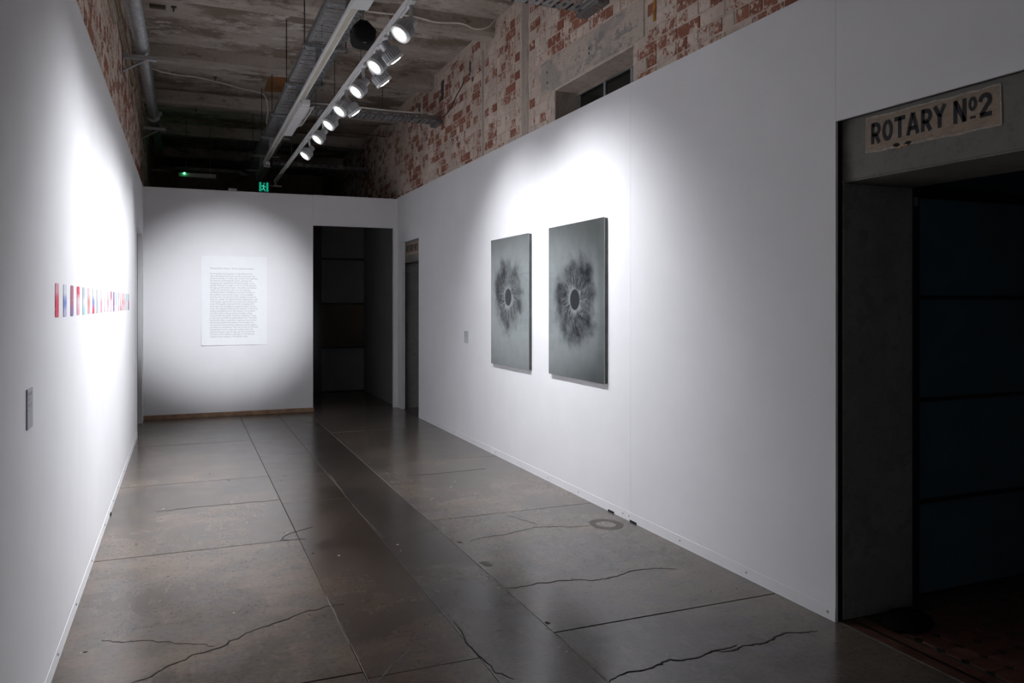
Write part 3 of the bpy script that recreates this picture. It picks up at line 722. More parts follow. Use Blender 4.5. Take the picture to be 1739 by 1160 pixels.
# boarded wall beyond the back doorway
bp = root_empty('wall_boarded', (1.9, 13.4, 0), kind='structure')
obj('post', boxbm(1.965, 2.095, 13.30, 13.45, 0, 3.0), 'door_black', bp)
obj('post', boxbm(1.20, 1.30, 13.30, 13.45, 0, 3.0), 'door_black', bp)
zs = [0.0, 0.743, 1.478, 2.23, 3.0]
for i, (a, b_) in enumerate(zip(zs, zs[1:])):
    obj('board', boxbm(2.0955, 2.865, 13.4, 13.43, a + 0.02, b_ - 0.016), 'panel_brown' if i == 1 else 'panel_grey', bp, label='brown board' if i == 1 else None)
    obj('board', boxbm(1.3005, 1.9645, 13.4, 13.43, a + 0.02, b_ - 0.016), 'panel_grey', bp)
for z in zs[:4]: obj('batten', boxbm(1.3005, 2.865, 13.385, 13.432, max(0, z - 0.0155), z + 0.0195), 'door_black', bp)
obj('board', boxbm(-0.53, 1.1995, 13.4, 13.43, 0, 3.0), 'panel_grey', bp)

# ------------------------------------------------------------------ track lighting
TX, TZ = 1.25, 3.30
trk = root_empty('lighting_track', (TX, 7.5, CZ), 'long white lighting track suspended on wires, carrying the spotlights', 'track')
bm = bmesh.new()
prof = [(-0.018, 0.0), (-0.018, 0.034), (0.018, 0.034), (0.018, 0.0), (0.007, 0.0), (0.007, 0.016), (-0.007, 0.016), (-0.007, 0.0)]
a = [bm.verts.new((TX + x, 2.0, TZ + z)) for x, z in prof]; b_ = [bm.verts.new((TX + x, 12.3, TZ + z)) for x, z in prof]
for i in range(8): bm.faces.new((a[i], a[(i + 1) % 8], b_[(i + 1) % 8], b_[i]))
bm.faces.new(a[::-1]); bm.faces.new(b_)
obj('rail', bm, 'white_metal', trk)
for y in (3.4, 6.05, 8.3, 10.3, 12.2): obj('suspension_wire', tubebm([(TX, y, TZ + 0.03), (TX, y, CZ - (0.165 if 7.35 < y < 7.62 else 0))], 0.0025, 5), 'rod', trk)
for y in (6.7, 9.0, 11.4): obj('joiner', boxbm(TX - 0.021, TX + 0.021, y - 0.05, y + 0.05, TZ - 0.002, TZ + 0.036, bev=0.002, seg=1), 'white_metal', trk)
obj('end_bracket', boxbm(TX - 0.09, TX + 0.09, 12.24, 12.27, TZ - 0.065, TZ - 0.05), 'white_metal', trk)
obj('end_bracket', boxbm(TX - 0.012, TX + 0.012, 12.24, 12.27, TZ - 0.05, TZ), 'white_metal', trk)

HP = {}   # prototype meshes of a head, axis along local +z = light direction, lens centre at origin
def proto_mesh(name, fn, mat, smooth=False):
    bm = bmesh.new(); fn(bm); bmesh.ops.recalc_face_normals(bm, faces=bm.faces)
    me = bpy.data.meshes.new(name); bm.to_mesh(me); bm.free()
    if smooth:
        for p in me.polygons: p.use_smooth = True
        try: me.set_sharp_from_angle(angle=math.radians(35))
        except Exception: pass
    me.materials.append(M[mat]); HP[name] = me
def fins(bm):
    n = 44; rings = []
    for z, ro, ri_ in ((0.002, 0.061, 0.056), (-0.012, 0.063, 0.0565), (-0.060, 0.063, 0.0565), (-0.074, 0.050, 0.046)):
        rings.append([bm.verts.new(((ro if (k // 2) % 2 == 0 else ri_) * math.cos(PI * k / n), (ro if (k // 2) % 2 == 0 else ri_) * math.sin(PI * k / n), z)) for k in range(2 * n)])
    for q, s in zip(rings, rings[1:]):
        for k in range(2 * n): bm.faces.new((q[k], q[(k + 1) % (2 * n)], s[(k + 1) % (2 * n)], s[k]))
    bm.faces.new(rings[0][::-1]); bm.faces.new(rings[-1])
proto_mesh('finned_housing', fins, 'grey_metal')
def rim(bm):
    n = 36; pr = ((0.0395, -0.004), (0.043, 0.008), (0.049, 0.011), (0.061, 0.012), (0.0645, 0.006), (0.0645, -0.008), (0.058, -0.010))
    rg = [[bm.verts.new((r * math.cos(2 * PI * k / n), r * math.sin(2 * PI * k / n), z)) for k in range(n)] for r, z in pr]
    for i in range(len(rg)):
        q, s = rg[i], rg[(i + 1) % len(rg)]
        for k in range(n): bm.faces.new((q[k], q[(k + 1) % n], s[(k + 1) % n], s[k]))
proto_mesh('rim', rim, 'white_metal', True)
proto_mesh('lens', lambda bm: lathe(bm, [(0.0405, 0.0025), (0.039, 0.009), (0.036, 0.0125), (0.026, 0.0155)], 32), 'lamp', True)
proto_mesh('driver', lambda bm: lathe(bm, [(0.031, -0.130), (0.034, -0.126), (0.034, -0.080), (0.042, -0.073)], 24), 'grey_metal', True)
def adapter(bm): box(bm, -0.016, 0.016, -0.07, 0.07, -0.022, -0.0005); bevel(bm, 0.003, 1)
proto_mesh('track_adapter', adapter, 'white_metal')

HEADS = []
def lerp(a, b_, t): return a + (b_ - a) * t
def spotlight(u, v, zc, target, label, power, size, blend, n_group='track spotlights'):
    # the place of the lens centre is a point in the room, (x, y, z), on the plane z = zc
    x, y = u, v
    lc = Vector((x, y, zc)); d = (Vector(target) - lc).normalized()
    r = root_empty('track_spotlight', (TX, y, TZ), label, 'spotlight', n_group)
    q = d.to_track_quat('Z', 'Y').to_euler()
    off = lc - Vector((TX, y, TZ))
    parts = {}
    for nm in ('finned_housing', 'rim', 'lens', 'driver'):
        o = bpy.data.objects.new(nm, HP[nm]); o.parent = r if nm in ('finned_housing', 'driver') else parts['finned_housing']
        if nm in ('finned_housing', 'driver'): o.location = off; o.rotation_euler = q
        COL.objects.link(o); parts[nm] = o
    ad = bpy.data.objects.new('track_adapter', HP['track_adapter']); ad.parent = r; COL.objects.link(ad)
    back = lc - d * 0.098
    bm = bmesh.new()
    tube(bm, smooth_path([(TX, y, TZ - 0.02), (TX, y, TZ - 0.05), tuple(lerp(Vector((TX, y, TZ - 0.05)), back, 0.7)), tuple(back)], 4), 0.012, 10)
    obj('arm', bm, 'grey_metal', r, smooth=True)
    ld = bpy.data.lights.new('spot', 'SPOT'); ld.energy = power; ld.spot_size = math.radians(size); ld.spot_blend = blend
    ld.shadow_soft_size = 0.035; ld.color = LAMP_COL
    lo = bpy.data.objects.new('spot_beam', ld); lo.location = lc + d * 0.03; lo.rotation_euler = d.to_track_quat('-Z', 'Y').to_euler()
    COL.objects.link(lo)
    HEADS.append(r)
ordn = ['nearest the camera', 'second from the camera', 'third from the camera', 'fourth from the camera', 'fifth from the camera', 'sixth from the camera', 'farthest along the track']
LEFT = [(1.184, 4.588), (1.191, 5.294), (1.198, 5.968), (1.192, 6.625), (1.194, 7.19), (1.196, 7.853), (1.206, 8.784)]
for i, (x, y) in enumerate(LEFT):
    spotlight(x, y, 3.10, (LW, y - 0.45, 1.10), 'grey finned track spotlight turned to the left wall, %s of the seven' % ordn[i], P_LEFT, 85, 1.0)
spotlight(1.275, 5.09, 3.10, (2.8, 5.20, 1.30), 'grey finned spotlight turned to the right wall, nearest of the three', P_RIGHT * 0.8, 98, 1.0)
spotlight(1.300, 5.50, 3.06, (2.8, 5.60, 1.30), 'grey finned spotlight turned to the right wall, tucked behind the second left-facing lamp', P_RIGHT * 0.8, 98, 1.0)
spotlight(1.320, 6.632, 3.10, (2.8, 6.65, 1.30), 'grey finned spotlight turned to the right wall, farthest of the three', P_RIGHT, 98, 1.0)
spotlight(1.24, 3.2, 3.12, (0.50, BY, 1.46), 'grey finned spotlight above the frame, aimed down the corridor at the text sheet', P_BACK, 21.0, 1.0)
spotlight(1.19, 0.3, 3.10, (LW, -0.9, 1.5), 'added fill spotlight outside the frame, over the near end of the left wall', P_FILL, 84, 1.0)  # added fill lamp, unseen, brightens the near doorway and its jamb

# ------------------------------------------------------------------ cable trays, trunking and fittings overhead
TY0, TY1, TRZ = 4.9, 14.2, 3.70
tr = root_empty('cable_tray', (1.105, 9.5, TRZ), 'long galvanised cable tray running down the corridor above the lighting track', 'cable tray')
for x in (0.955, 1.255):
    bm = bmesh.new(); sgn = 1 if x < 1.1 else -1
    pr = [(x, TRZ + 0.05), (x + 0.012 * sgn, TRZ + 0.05), (x + 0.012 * sgn, TRZ + 0.047), (x + 0.003 * sgn, TRZ + 0.047), (x + 0.003 * sgn, TRZ + 0.003), (x + 0.02 * sgn, TRZ + 0.003), (x + 0.02 * sgn, TRZ), (x, TRZ)]
    a = [bm.verts.new((px, TY0, pz)) for px, pz in pr]; c = [bm.verts.new((px, TY1, pz)) for px, pz in pr]
    for i in range(8): bm.faces.new((a[i], a[(i + 1) % 8], c[(i + 1) % 8], c[i]))
    bm.faces.new(a[::-1]); bm.faces.new(c); obj('side_rail', bm, 'galv_dark', tr)
def slatbm():
    """perforated tray slat, length along x 0.29, width along y 0.1"""
    ys = [-0.05, -0.008, 0.008, 0.05]; xs = [-0.147, -0.105, -0.06, -0.03, 0.0, 0.035, 0.07, 0.115, 0.147]
    bm = bmesh.new(); V = {}
    g = lambda i, j, k: V.setdefault((i, j, k), bm.verts.new((xs[i], ys[j], 0.002 * k))) if (i, j, k) not in V else V[(i, j, k)]
    hole = lambda i, j: j == 1 and i in (1, 3, 4, 6)
    for i in range(8):
        for j in range(3):
            if hole(i, j): continue
            for k in (0, 1): bm.faces.new((g(i, j, k), g(i + 1, j, k), g(i + 1, j + 1, k), g(i, j + 1, k)))
    for e in [e for e in bm.edges if len(e.link_faces) == 1 and all(abs(v.co.z) < 1e-6 for v in e.verts)]:
        key = [next(kk for kk, vv in V.items() if vv is v) for v in e.verts]
        bm.faces.new((e.verts[0], e.verts[1], V[(key[1][0], key[1][1], 1)], V[(key[0][0], key[0][1], 1)]))
    return bm
s0 = None; y = TY0 + 0.06
while y < TY1 - 0.05:
    if s0 is None: s0 = obj('tray_slat', slatbm(), 'galv', tr, base=None); s0.location = (0, y - 9.5, 0.003); 
    else: share(s0, 'tray_slat', tr, (0, y - 9.5, 0.003))
    y += 0.135
# (the first slat was built at the world origin: move its mesh to the tray's frame)
s0.data.transform(Matrix.Translation(Vector((1.105, 9.5, TRZ))))
for y in (5.5, 6.86, 8.15, 9.57, 10.9, 12.32, 13.7):
    obj('cross_bar', boxbm(0.925, 1.30, y - 0.02, y + 0.02, TRZ - 0.03, TRZ - 0.001, bev=0.003, seg=1), 'galv', tr)
    for x in (0.938, 1.287):
        top = CZ - (0.16 if any(q < y < q + 0.27 for q in (5.25, 7.35, 9.45, 11.45, 13.55)) else 0)
        obj('hanger_rod', tubebm([(x, y, TRZ - 0.045), (x, y, top)], 0.005, 6), 'rod', tr)
# fluorescent trunking under the tray
tk = root_empty('lighting_trunking', (1.06, 8.0, 3.5), 'white lighting trunking with an open beige channel beneath the cable tray', 'trunking')
bm = bmesh.new(); K0, K1 = 4.6, 13.0
pr = [(1.026, 3.50), (1.026, 3.524), (1.092, 3.524), (1.092, 3.50), (1.082, 3.50), (1.082, 3.512), (1.046, 3.512), (1.046, 3.50)]
a = [bm.verts.new((x, K0, z)) for x, z in pr]; c = [bm.verts.new((x, K1, z)) for x, z in pr]
for i in range(8): bm.faces.new((a[i], a[(i + 1) % 8], c[(i + 1) % 8], c[i]))
bm.faces.new(a[::-1]); bm.faces.new(c); obj('channel', bm, 'white_metal', tk)
obj('channel_insert', boxbm(1.0465, 1.0815, 5.35, 12.9, 3.507, 3.5115), 'beige', tk)
obj('end_fitting', boxbm(1.03, 1.15, 4.75, 5.34, 3.485, 3.528, bev=0.006), 'white_metal', tk)
for y in (5.5, 6.86, 8.15, 9.57, 10.9, 12.32): obj('hanger_clip', boxbm(1.03, 1.075, y - 0.015, y + 0.015, 3.523, TRZ - 0.0295), 'galv_dark', tk)
ft = root_empty('batten_light', (1.1, 8.75, 3.5), 'unlit white batten light fitting under the tray, with a slim side tube', 'light fitting')
obj('body', boxbm(1.048, 1.150, 8.02, 9.46, 3.435, 3.499, bev=0.008), 'white_metal', ft)
obj('end_cap', boxbm(1.06, 1.14, 7.93, 8.0195, 3.445, 3.495, bev=0.006), 'white_metal', ft)
obj('seam', boxbm(1.0475, 1.1505, 8.6, 8.604, 3.4345, 3.4995), 'grey_metal', ft)
bm = gridwall('x', 1.19, 1.198, [8.2, 9.15], [3.46, 3.52], [(8.28, 9.07, 3.48, 3.50)])
bmesh.ops.rotate(bm, verts=bm.verts, cent=(1.194, 8.7, 3.49), matrix=Matrix.Rotation(math.radians(70), 3, 'Y'))
obj('side_tube', bm, 'white_metal', ft)
obj('side_arm', boxbm(1.1505, 1.20, 8.6, 8.63, 3.48, 3.488), 'white_metal', ft)
ft2 = root_empty('batten_light', (1.07, 12.4, 3.5), 'small far batten light fitting hung below the trunking near the exit sign', 'light fitting')
obj('body', boxbm(1.035, 1.125, 11.72, 13.1, 3.43, 3.499, bev=0.006), 'grey_metal', ft2)
obj('end_cap', boxbm(1.05, 1.11, 11.64, 11.7195, 3.45, 3.499, bev=0.004), 'white_metal', ft2)

def cross_tray(x0, x1, y0, y1, z, label):
    r = root_empty('cross_tray', ((x0 + x1) / 2, y0, z), label, 'cable tray')
    for y in (y0, y1):
        holes = [(x0 + 0.06 + k * 0.13, x0 + 0.12 + k * 0.13, z + 0.018, z + 0.034) for k in range(int((x1 - x0 - 0.1) / 0.13))]
        obj('side_flange', gridwall('y', y - 0.0015, y + 0.0015, [x0, x1], [z, z + 0.055], holes), 'galv_dark', r)
    x = x0 + 0.05; first = None
    while x < x1 - 0.03:
        bm = bmesh.new(); w = (y1 - y0) / 2 - 0.003; ym = (y0 + y1) / 2
        bm2 = gridwall('y', z, z + 0.002, [x - 0.043, x + 0.043], [ym - w, ym + w], [(x - 0.008, x + 0.008, ym - w * 0.6, ym - w * 0.15), (x - 0.008, x + 0.008, ym + w * 0.15, ym + w * 0.6)])
        bm.free()
        for v in bm2.verts: v.co = Vector((v.co.x, v.co.z, v.co.y))
        if first is None: first = obj('tray_slat', bm2, 'galv', r); fx = x
        else: bm2.free(); share(first, 'tray_slat', r, (x - fx, 0, 0))
        x += 0.11
    obj('wall_bracket', boxbm(x1 - 0.03, min(x1 + 0.09, BRX - 0.001), y0 - 0.03, y1 + 0.03, z - 0.035, z - 0.001, bev=0.003, seg=1), 'galv_dark', r)
    for x in (x0 + 0.3, (x0 + x1) / 2 + 0.1):
        top = CZ - (0.16 if any(q < (y0 + y1) / 2 < q + 0.27 for q in (5.25, 7.35, 9.45, 11.45, 13.55)) else 0)
        obj('hanger_rod', tubebm([(x, (y0 + y1) / 2, z - 0.01), (x, (y0 + y1) / 2, top)], 0.004, 6), 'rod', r)
    return r
cross_tray(1.35, 2.80, 5.08, 5.37, 3.72, 'perforated steel tray crossing to the right wall, nearest the camera above the high window')
ct = cross_tray(1.30, 2.82, 9.10, 9.34, 3.69, 'perforated steel tray crossing to the right wall behind the spotlights')
cross_tray(1.30, 2.82, 13.1, 13.3, 3.70, 'far steel tray crossing to the right wall in the dark end')
cross_tray(-0.15, 0.90, 14.2, 14.4, 3.70, 'far steel tray at the left in the dark end, above the green light')
tag(obj('white_cable', tubebm(smooth_path([(1.30, 9.12, 3.755), (1.7, 9.10, 3.76), (2.3, 9.11, 3.755), (2.55, 9.12, 3.765), (2.72, 9.2, 3.80), (2.84, 9.35, 3.85)], 6), 0.009), 'cable', base=(2, 9.1, 3.75), smooth=True), 'white conduit lying along the edge of the cross tray behind the spotlights', 'cable')
tag(obj('dark_cable', tubebm(smooth_path([(2.85, 9.06, 3.72), (2.853, 8.95, 3.725), (2.855, 8.75, 3.76), (2.86, 8.55, 3.86), (2.858, 8.35, 3.92), (2.865, 8.28, 4.0)], 6), 0.006), 'cable_dark', base=(2.85, 8.7, 3.8), smooth=True), 'thin dark cable looping up the right brick wall from the tray end', 'cable')

# ------------------------------------------------------------------ hanging loudspeaker
sp = root_empty('loudspeaker', (1.235, 5.9, 3.52), 'black tapered loudspeaker hanging beside the cable tray', 'speaker')
ax = Vector((-0.06, -0.30, -0.95)).normalized(); sx = Vector((1, 0, 0)); sx = (sx - ax * sx.dot(ax)).normalized(); sy = ax.cross(sx)
ctr = Vector((1.235, 5.9, 3.60))
def loft(secs, n=32, p=6.0):
    bm = bmesh.new(); rg = []
    for t, w, h in secs:
        ring = []
        for k in range(n):
            a = 2 * PI * k / n; ca, sa = math.cos(a), math.sin(a)
            ring.append(bm.verts.new(ctr + ax * t + sx * (w * math.copysign(abs(ca) ** (2 / p), ca)) + sy * (h * math.copysign(abs(sa) ** (2 / p), sa))))
        rg.append(ring)
    for q, s in zip(rg, rg[1:]):
        for k in range(n): bm.faces.new((q[k], q[(k + 1) % n], s[(k + 1) % n], s[k]))
    bm.faces.new(rg[0][::-1]); bm.faces.new(rg[-1]); return bm
obj('cabinet', loft([(0.0, 0.030, 0.035), (0.003, 0.034, 0.04), (0.085, 0.088, 0.075), (0.100, 0.092, 0.078), (0.104, 0.090, 0.077)]), 'black', sp, smooth=True)
obj('grille', loft([(0.1045, 0.089, 0.076), (0.15, 0.088, 0.075), (0.185, 0.074, 0.066), (0.203, 0.056, 0.05), (0.208, 0.03, 0.03)]), 'grille', sp, smooth=True)
bpz = ctr + ax * 0.19 - sy * 0.0
tip = ctr + ax * 0.192
bm = bmesh.new(); box(bm, -0.011, 0.011, -0.002, 0.002, -0.003, 0.003)
bmesh.ops.translate(bm, verts=bm.verts, vec=tip + Vector((0, -0.060, -0.001))); obj('badge', bm, 'badge', sp)
obj('hanging_wire', tubebm(smooth_path([(1.235, 5.9, 3.60), (1.235, 5.9, 3.66), (1.238, 5.9, 3.695)], 4), 0.003, 6), 'rod', sp)
obj('yoke', tubebm([tuple(ctr + ax * 0.1 - sx * 0.096), tuple(ctr + ax * 0.1 + sx * 0.096)], 0.012, 10), 'black', sp)

# ------------------------------------------------------------------ duct, brackets and cables on the left
duct = root_empty('steel_duct', (-0.37, 8, 3.9), 'round galvanised pipe running along the left brick wall under the ceiling', 'pipe')
obj('pipe', tubebm([(-0.405, 4.0, 3.845), (-0.362, 8.07, 3.86), (-0.375, 11.15, 3.905)], 0.060, 20), 'galv', duct, smooth=True)
obj('pipe', tubebm([(-0.375, 11.15, 3.905), (-0.37, 13.0, 3.91), (-0.36, 14.6, 3.87)], 0.052, 18), 'galv_dark', duct, smooth=True)
obj('flange', tubebm([(-0.3745, 11.08, 3.905), (-0.3745, 11.15, 3.905)], 0.082, 24), 'galv', duct, smooth=True)
obj('flange_bolt', boxbm(-0.30, -0.27, 11.09, 11.14, 3.90, 3.955, bev=0.004, seg=1), 'galv', duct)
o = obj('sticker', boxbm(-0.358, -0.325, 8.18, 8.30, 3.787, 3.802), 'red_sticker', duct, label='small red and white sticker')
for i, (y, z, lb) in enumerate(((8.07, 3.79, 'nearest'), (11.53, 3.835, 'middle'), (14.9, 3.80, 'farthest'))):
    br = root_empty('wall_bracket', (BLX, y, z), 'grey steel pipe bracket with a diagonal strut on the left brick wall, %s of three' % lb, 'bracket', 'pipe brackets on the left wall')
    obj('arm', boxbm(BLX + 0.008, -0.24, y - 0.02, y + 0.02, z - 0.04, z, bev=0.003, seg=1), 'grey_metal', br)
    obj('back_plate', boxbm(BLX + 0.0065, BLX + 0.0135, y - 0.022, y + 0.022, z - 0.19, z + 0.03), 'galv_dark', br)
    obj('strut', tubebm([(BLX + 0.012, y, z - 0.16), (-0.33, y, z - 0.04)], 0.012, 4), 'grey_metal', br)
for k, (x, z, r_) in enumerate(((-0.505, 3.90, 0.014), (-0.51, 3.945, 0.012), (-0.49, 3.965, 0.010), (-0.515, 3.865, 0.009))):
    pts = [(x + random.uniform(-.008, .008), 4.0 + j * 1.1, z - 0.006 * j + random.uniform(-.014, .014)) for j in range(9)]
    o = obj('wall_cable', tubebm(smooth_path(pts, 4), r_, 8), 'cable_beige', base=(x, 8, z), smooth=True)
    tag(o, ['thickest beige cable along the left brick wall beside the pipe', 'second beige cable above the thickest along the left brick wall', 'topmost thin beige cable along the left brick wall', 'lowest thin beige cable along the left brick wall'][k], 'cable', 'cables along the left brick wall')
tag(obj('pale_timber_strip', boxbm(-0.533, -0.505, 5.2, 7.1, 3.74, 3.82, bev=0.004, seg=1), 'timber_pale', base=(-0.52, 6.1, 3.78)), 'pale timber strip fixed along the left brick wall beside the pipe', 'timber')
tag(obj('cable_clip', boxbm(-0.533, -0.49, 6.35, 6.42, 3.72, 3.7395, bev=0.003, seg=1), 'rod', base=(-0.51, 6.4, 3.73)), 'black clip under the pale timber strip on the left brick wall', 'clip')
lp = [( -0.50 + 0.02 * math.sin(t * 1.3), 9.0 + 0.34 * math.sin(t) + 0.02 * t, 3.83 + 0.13 * math.cos(t)) for t in (2 * PI * 1.6 * k / 30 for k in range(31))]
tag(obj('cable_loop', tubebm(smooth_path(lp, 2), 0.008, 7), 'cable_beige', base=(-0.5, 9, 3.83), smooth=True), 'coiled loop of beige cable hanging on the left brick wall behind the near bracket', 'cable')
tag(obj('ceiling_cable', tubebm(smooth_path([(-0.40, 10.39, 4.31), (-0.159, 10.48, 4.29), (0.15, 10.6, 4.31), (0.459, 10.728, 4.30), (0.70, 10.85, 4.285), (0.831, 10.88, 4.28), (0.98, 10.92, 4.24), (1.02, 10.94, 4.05), (1.0, 10.9, 3.90), (1.02, 10.9, 3.745)], 6), 0.0075, 7), 'cable', base=(0.4, 10.7, 4.3), smooth=True), 'white cable draped across the ceiling into the long tray', 'cable')
tag(obj('rib_cable', tubebm(smooth_path([(1.2, 7.335, 4.25), (1.584, 7.335, 4.225), (2.009, 7.335, 4.238), (2.244, 7.335, 4.214), (2.5, 7.332, 4.235), (2.64, 7.33, 4.20), (2.78, 7.33, 4.235), (2.862, 7.335, 4.33)], 6), 0.008, 7), 'cable', base=(2, 7.33, 4.23), smooth=True), 'white cable clipped along the face of the near ceiling rib', 'cable')
tag(obj('cross_pipe', tubebm([(-0.535, 12.0, 4.08), (2.865, 12.0, 4.06)], 0.012, 8), 'timber', base=(1, 12, 4.07), smooth=True), 'thin brown pipe crossing below the ceiling in the dark end', 'pipe')

tag(obj('junction_box', boxbm(0.53, 0.64, BY + 0.01, BY + 0.06, 2.9802, 3.018, bev=0.004, seg=1), 'grey_metal', base=(0.58, BY + 0.03, 2.98)), 'small pale box sitting on top of the back wall', 'box')
# ------------------------------------------------------------------ exit sign and emergency light in the dark end
ex = root_empty('exit_sign', (1.415, 16.0, 3.75), 'green glowing exit sign with a running figure at the far end', 'sign')
obj('sign_body', boxbm(1.325, 1.505, 16.0, 16.03, 3.65, 3.84, bev=0.003, seg=1), 'exit_dark', ex)
for a, c in ((1.33, 1.368), (1.462, 1.50)): obj('side_bar', boxbm(a, c, 15.994, 15.9995, 3.66, 3.835), 'exit_green', ex)
bm = bmesh.new(); to = lambda x, z: (1.37 + x * 0.09, 15.995, 3.66 + z * 0.17)
for s, w in (([(0.45, 0.72), (0.42, 0.42)], 0.2), ([(0.45, 0.70), (0.15, 0.62), (0.08, 0.50)], 0.09), ([(0.5, 0.68), (0.72, 0.52), (0.9, 0.52)], 0.09), ([(0.44, 0.42), (0.62, 0.25), (0.8, 0.03)], 0.13), ([(0.42, 0.42), (0.36, 0.22), (0.05, 0.22)], 0.12)): ribbon(bm, s, w, to)
f_ = [bm.verts.new(to(0.56 + 0.11 * math.cos(t), 0.88 + 0.075 * math.sin(t))) for t in (2 * PI * k / 10 for k in range(10))]; bm.faces.new(f_)
obj('running_figure', bm, 'exit_fig', ex, kind='stuff')
obj('hanger_rod', tubebm([(1.415, 16.015, 3.84), (1.415, 16.015, CZ)], 0.006, 6), 'rod', ex)
em = root_empty('emergency_light', (0.18, 13.0, 3.45), 'grey emergency light box with a green indicator hanging in the dark end', 'light')
obj('housing', boxbm(-0.09, 0.445, 13.0, 13.06, 3.415, 3.48, bev=0.004, seg=1), 'grey_metal', em)
bm = bmesh.new(); bmesh.ops.create_uvsphere(bm, u_segments=10, v_segments=6, radius=0.014); bmesh.ops.translate(bm, verts=bm.verts, vec=(-0.008, 12.995, 3.468))
obj('indicator', bm, 'led', em, smooth=True, label='bright green indicator')
for x in (0.02, 0.36): obj('hanger_rod', tubebm([(x, 13.03, 3.479), (x, 13.03, CZ)], 0.004, 6), 'rod', em)

# ------------------------------------------------------------------ the two burst panels on the right wall
def art(y0, y1, z0, z1, cy, cz, seed, lean, label):
    r = root_empty('metal_panel', (RW, (y0 + y1) / 2, z0), label, 'artwork')
    m = mat_burst('burst_%d' % seed, seed, cy - (y0 + y1) / 2, cz - z0, lean)
    obj('face', boxbm(2.790, 2.793, y0, y1, z0, z1), m, r)
    obj('backing', gridwall('x', 2.7932, RW - 0.0005, [y0 + 0.004, y1 - 0.004], [z0 + 0.004, z1 - 0.004], [(y0 + 0.06, y1 - 0.06, z0 + 0.06, z1 - 0.06)]), 'rod', r, label='dark backing frame')
art(4.995, 5.935, 0.912, 2.118, 5.461, 1.523, 3, 1.1, 'dark grey metal panel with a smoky iris burst, nearer to the viewer')
art(6.345, 7.27, 0.905, 2.112, 6.824, 1.55, 8, -0.9, 'dark grey metal panel with a smoky iris burst, beside the small wall label')

# ------------------------------------------------------------------ text sheet on the back wall
TEXT = """As he picked up his guitar his hair fell over his
eyes. He leaned over and turned up the amp. He
turned his body ¾ of the way towards the audience.
He started strumming the guitar, starting and
stopping. He started strumming the guitar more
quickly shifting his weight more to his left leg with
his legs spread further apart. His pelvis was tucked
under. He moved his arm in an arc making a
windmill motion. Suddenly, he turned his back to
the audience and moved closer to the amplifier.
Leaning over, he turned a knob quickly and put his
foot on a pedal. He leaned forward placing the neck
of the guitar against the top of the amp moving the
body of the guitar back and forth. Stepping back
from the amp he began to swing the guitar by the
strap. He stopped suddenly for several moments he
turned and gazed out in the distance. He jumped
and fell down to the ground and began rolling
around with the guitar, rocking it, pushing it. Lying
on his back he held the guitar above him. And then
he lay still. After a moment he got up onto his feet.
He turned toward the audience and walked out
among them occasionally rubbing the guitar against
someone or something. Then he turned around and
headed back to the stage. He walked over and
placed the guitar against the amp. He stood with
his back to the audience. Quickly he turned and
looked at the audience. He walked away."""
sh = root_empty('text_sheet', (0.61, BY, 0.94), 'large white paper sheet printed with a long grey text on the back wall', 'poster')
PX0, PX1, PZ0, PZ1 = 0.199, 1.018, 0.938, 2.114
def sheet_y(x, z):
    t = 1 - (z - PZ0) / (PZ1 - PZ0); s = 1 - (x - PX0) / (PX1 - PX0)
    return BY - 0.004 - 0.016 * max(0, (t - 0.75) / 0.25) ** 2 * (0.6 + 0.7 * s) - 0.006 * s ** 6
bm = bmesh.new(); nx, nz = 16, 28; Vg = {}
for i in range(nx + 1):
    for j in range(nz + 1):
        x = PX0 + (PX1 - PX0) * i / nx; z = PZ0 + (PZ1 - PZ0) * j / nz
        for k in (0, 1): Vg[i, j, k] = bm.verts.new((x, sheet_y(x, z) + 0.0006 * k, z))
for i in range(nx):
    for j in range(nz):
        for k in (0, 1): bm.faces.new((Vg[i, j, k], Vg[i + 1, j, k], Vg[i + 1, j + 1, k], Vg[i, j + 1, k]))
for i in range(nx):
    for j in (0, nz): bm.faces.new((Vg[i, j, 0], Vg[i + 1, j, 0], Vg[i + 1, j, 1], Vg[i, j, 1]))
for j in range(nz):
    for i in (0, nx): bm.faces.new((Vg[i, j, 0], Vg[i, j + 1, 0], Vg[i, j + 1, 1], Vg[i, j, 1]))
obj('sheet', bm, 'paper', sh, smooth=True)
def print_text(body, x, z, size, width, parent, name, yoff=0.0012, curved=True, mat='ink', line=None):
    cu = bpy.data.curves.new(name, 'FONT'); cu.body = body; cu.size = size; cu.resolution_u = 2; cu.offset = 0.0
    if line: cu.space_line = line
    tmp = bpy.data.objects.new(name, cu); COL.objects.link(tmp)
    bpy.context.view_layer.update()
    me = bpy.data.meshes.new_from_object(tmp.evaluated_get(bpy.context.evaluated_depsgraph_get()))
    bpy.data.objects.remove(tmp)
    w = max(v.co.x for v in me.vertices); sc = width / w
    zt = max(v.co.y for v in me.vertices)
    off = wloc(parent)
    for v in me.vertices:
        X = x + v.co.x * sc; Z = z + (v.co.y - zt) * (sc if not line else sc)
        Y = sheet_y(X, Z) - yoff
        v.co = Vector((X, Y, Z)) - off
    me.materials.clear(); me.materials.append(M[mat])
    o = bpy.data.objects.new(name, me); o.parent = parent; o['kind'] = 'stuff'; COL.objects.link(o)
    return o
print_text('Proposal for a dance : To be read and enacted', 0.305, 1.962, 0.03, 0.545, sh, 'heading')
t_ = print_text(TEXT, 0.305, 1.893, 0.03, 0.602, sh, 'printed_text')
zmin = min(v.co.z for v in t_.data.vertices) + 0.94
sc_ = (1.893 - 1.036) / (1.893 - zmin)
for v in t_.data.vertices:
    Z = 1.893 - (1.893 - (v.co.z + 0.94)) * sc_; X = v.co.x + 0.61
    v.co.z = Z - 0.94; v.co.y = sheet_y(X, Z) - 0.0012 - BY

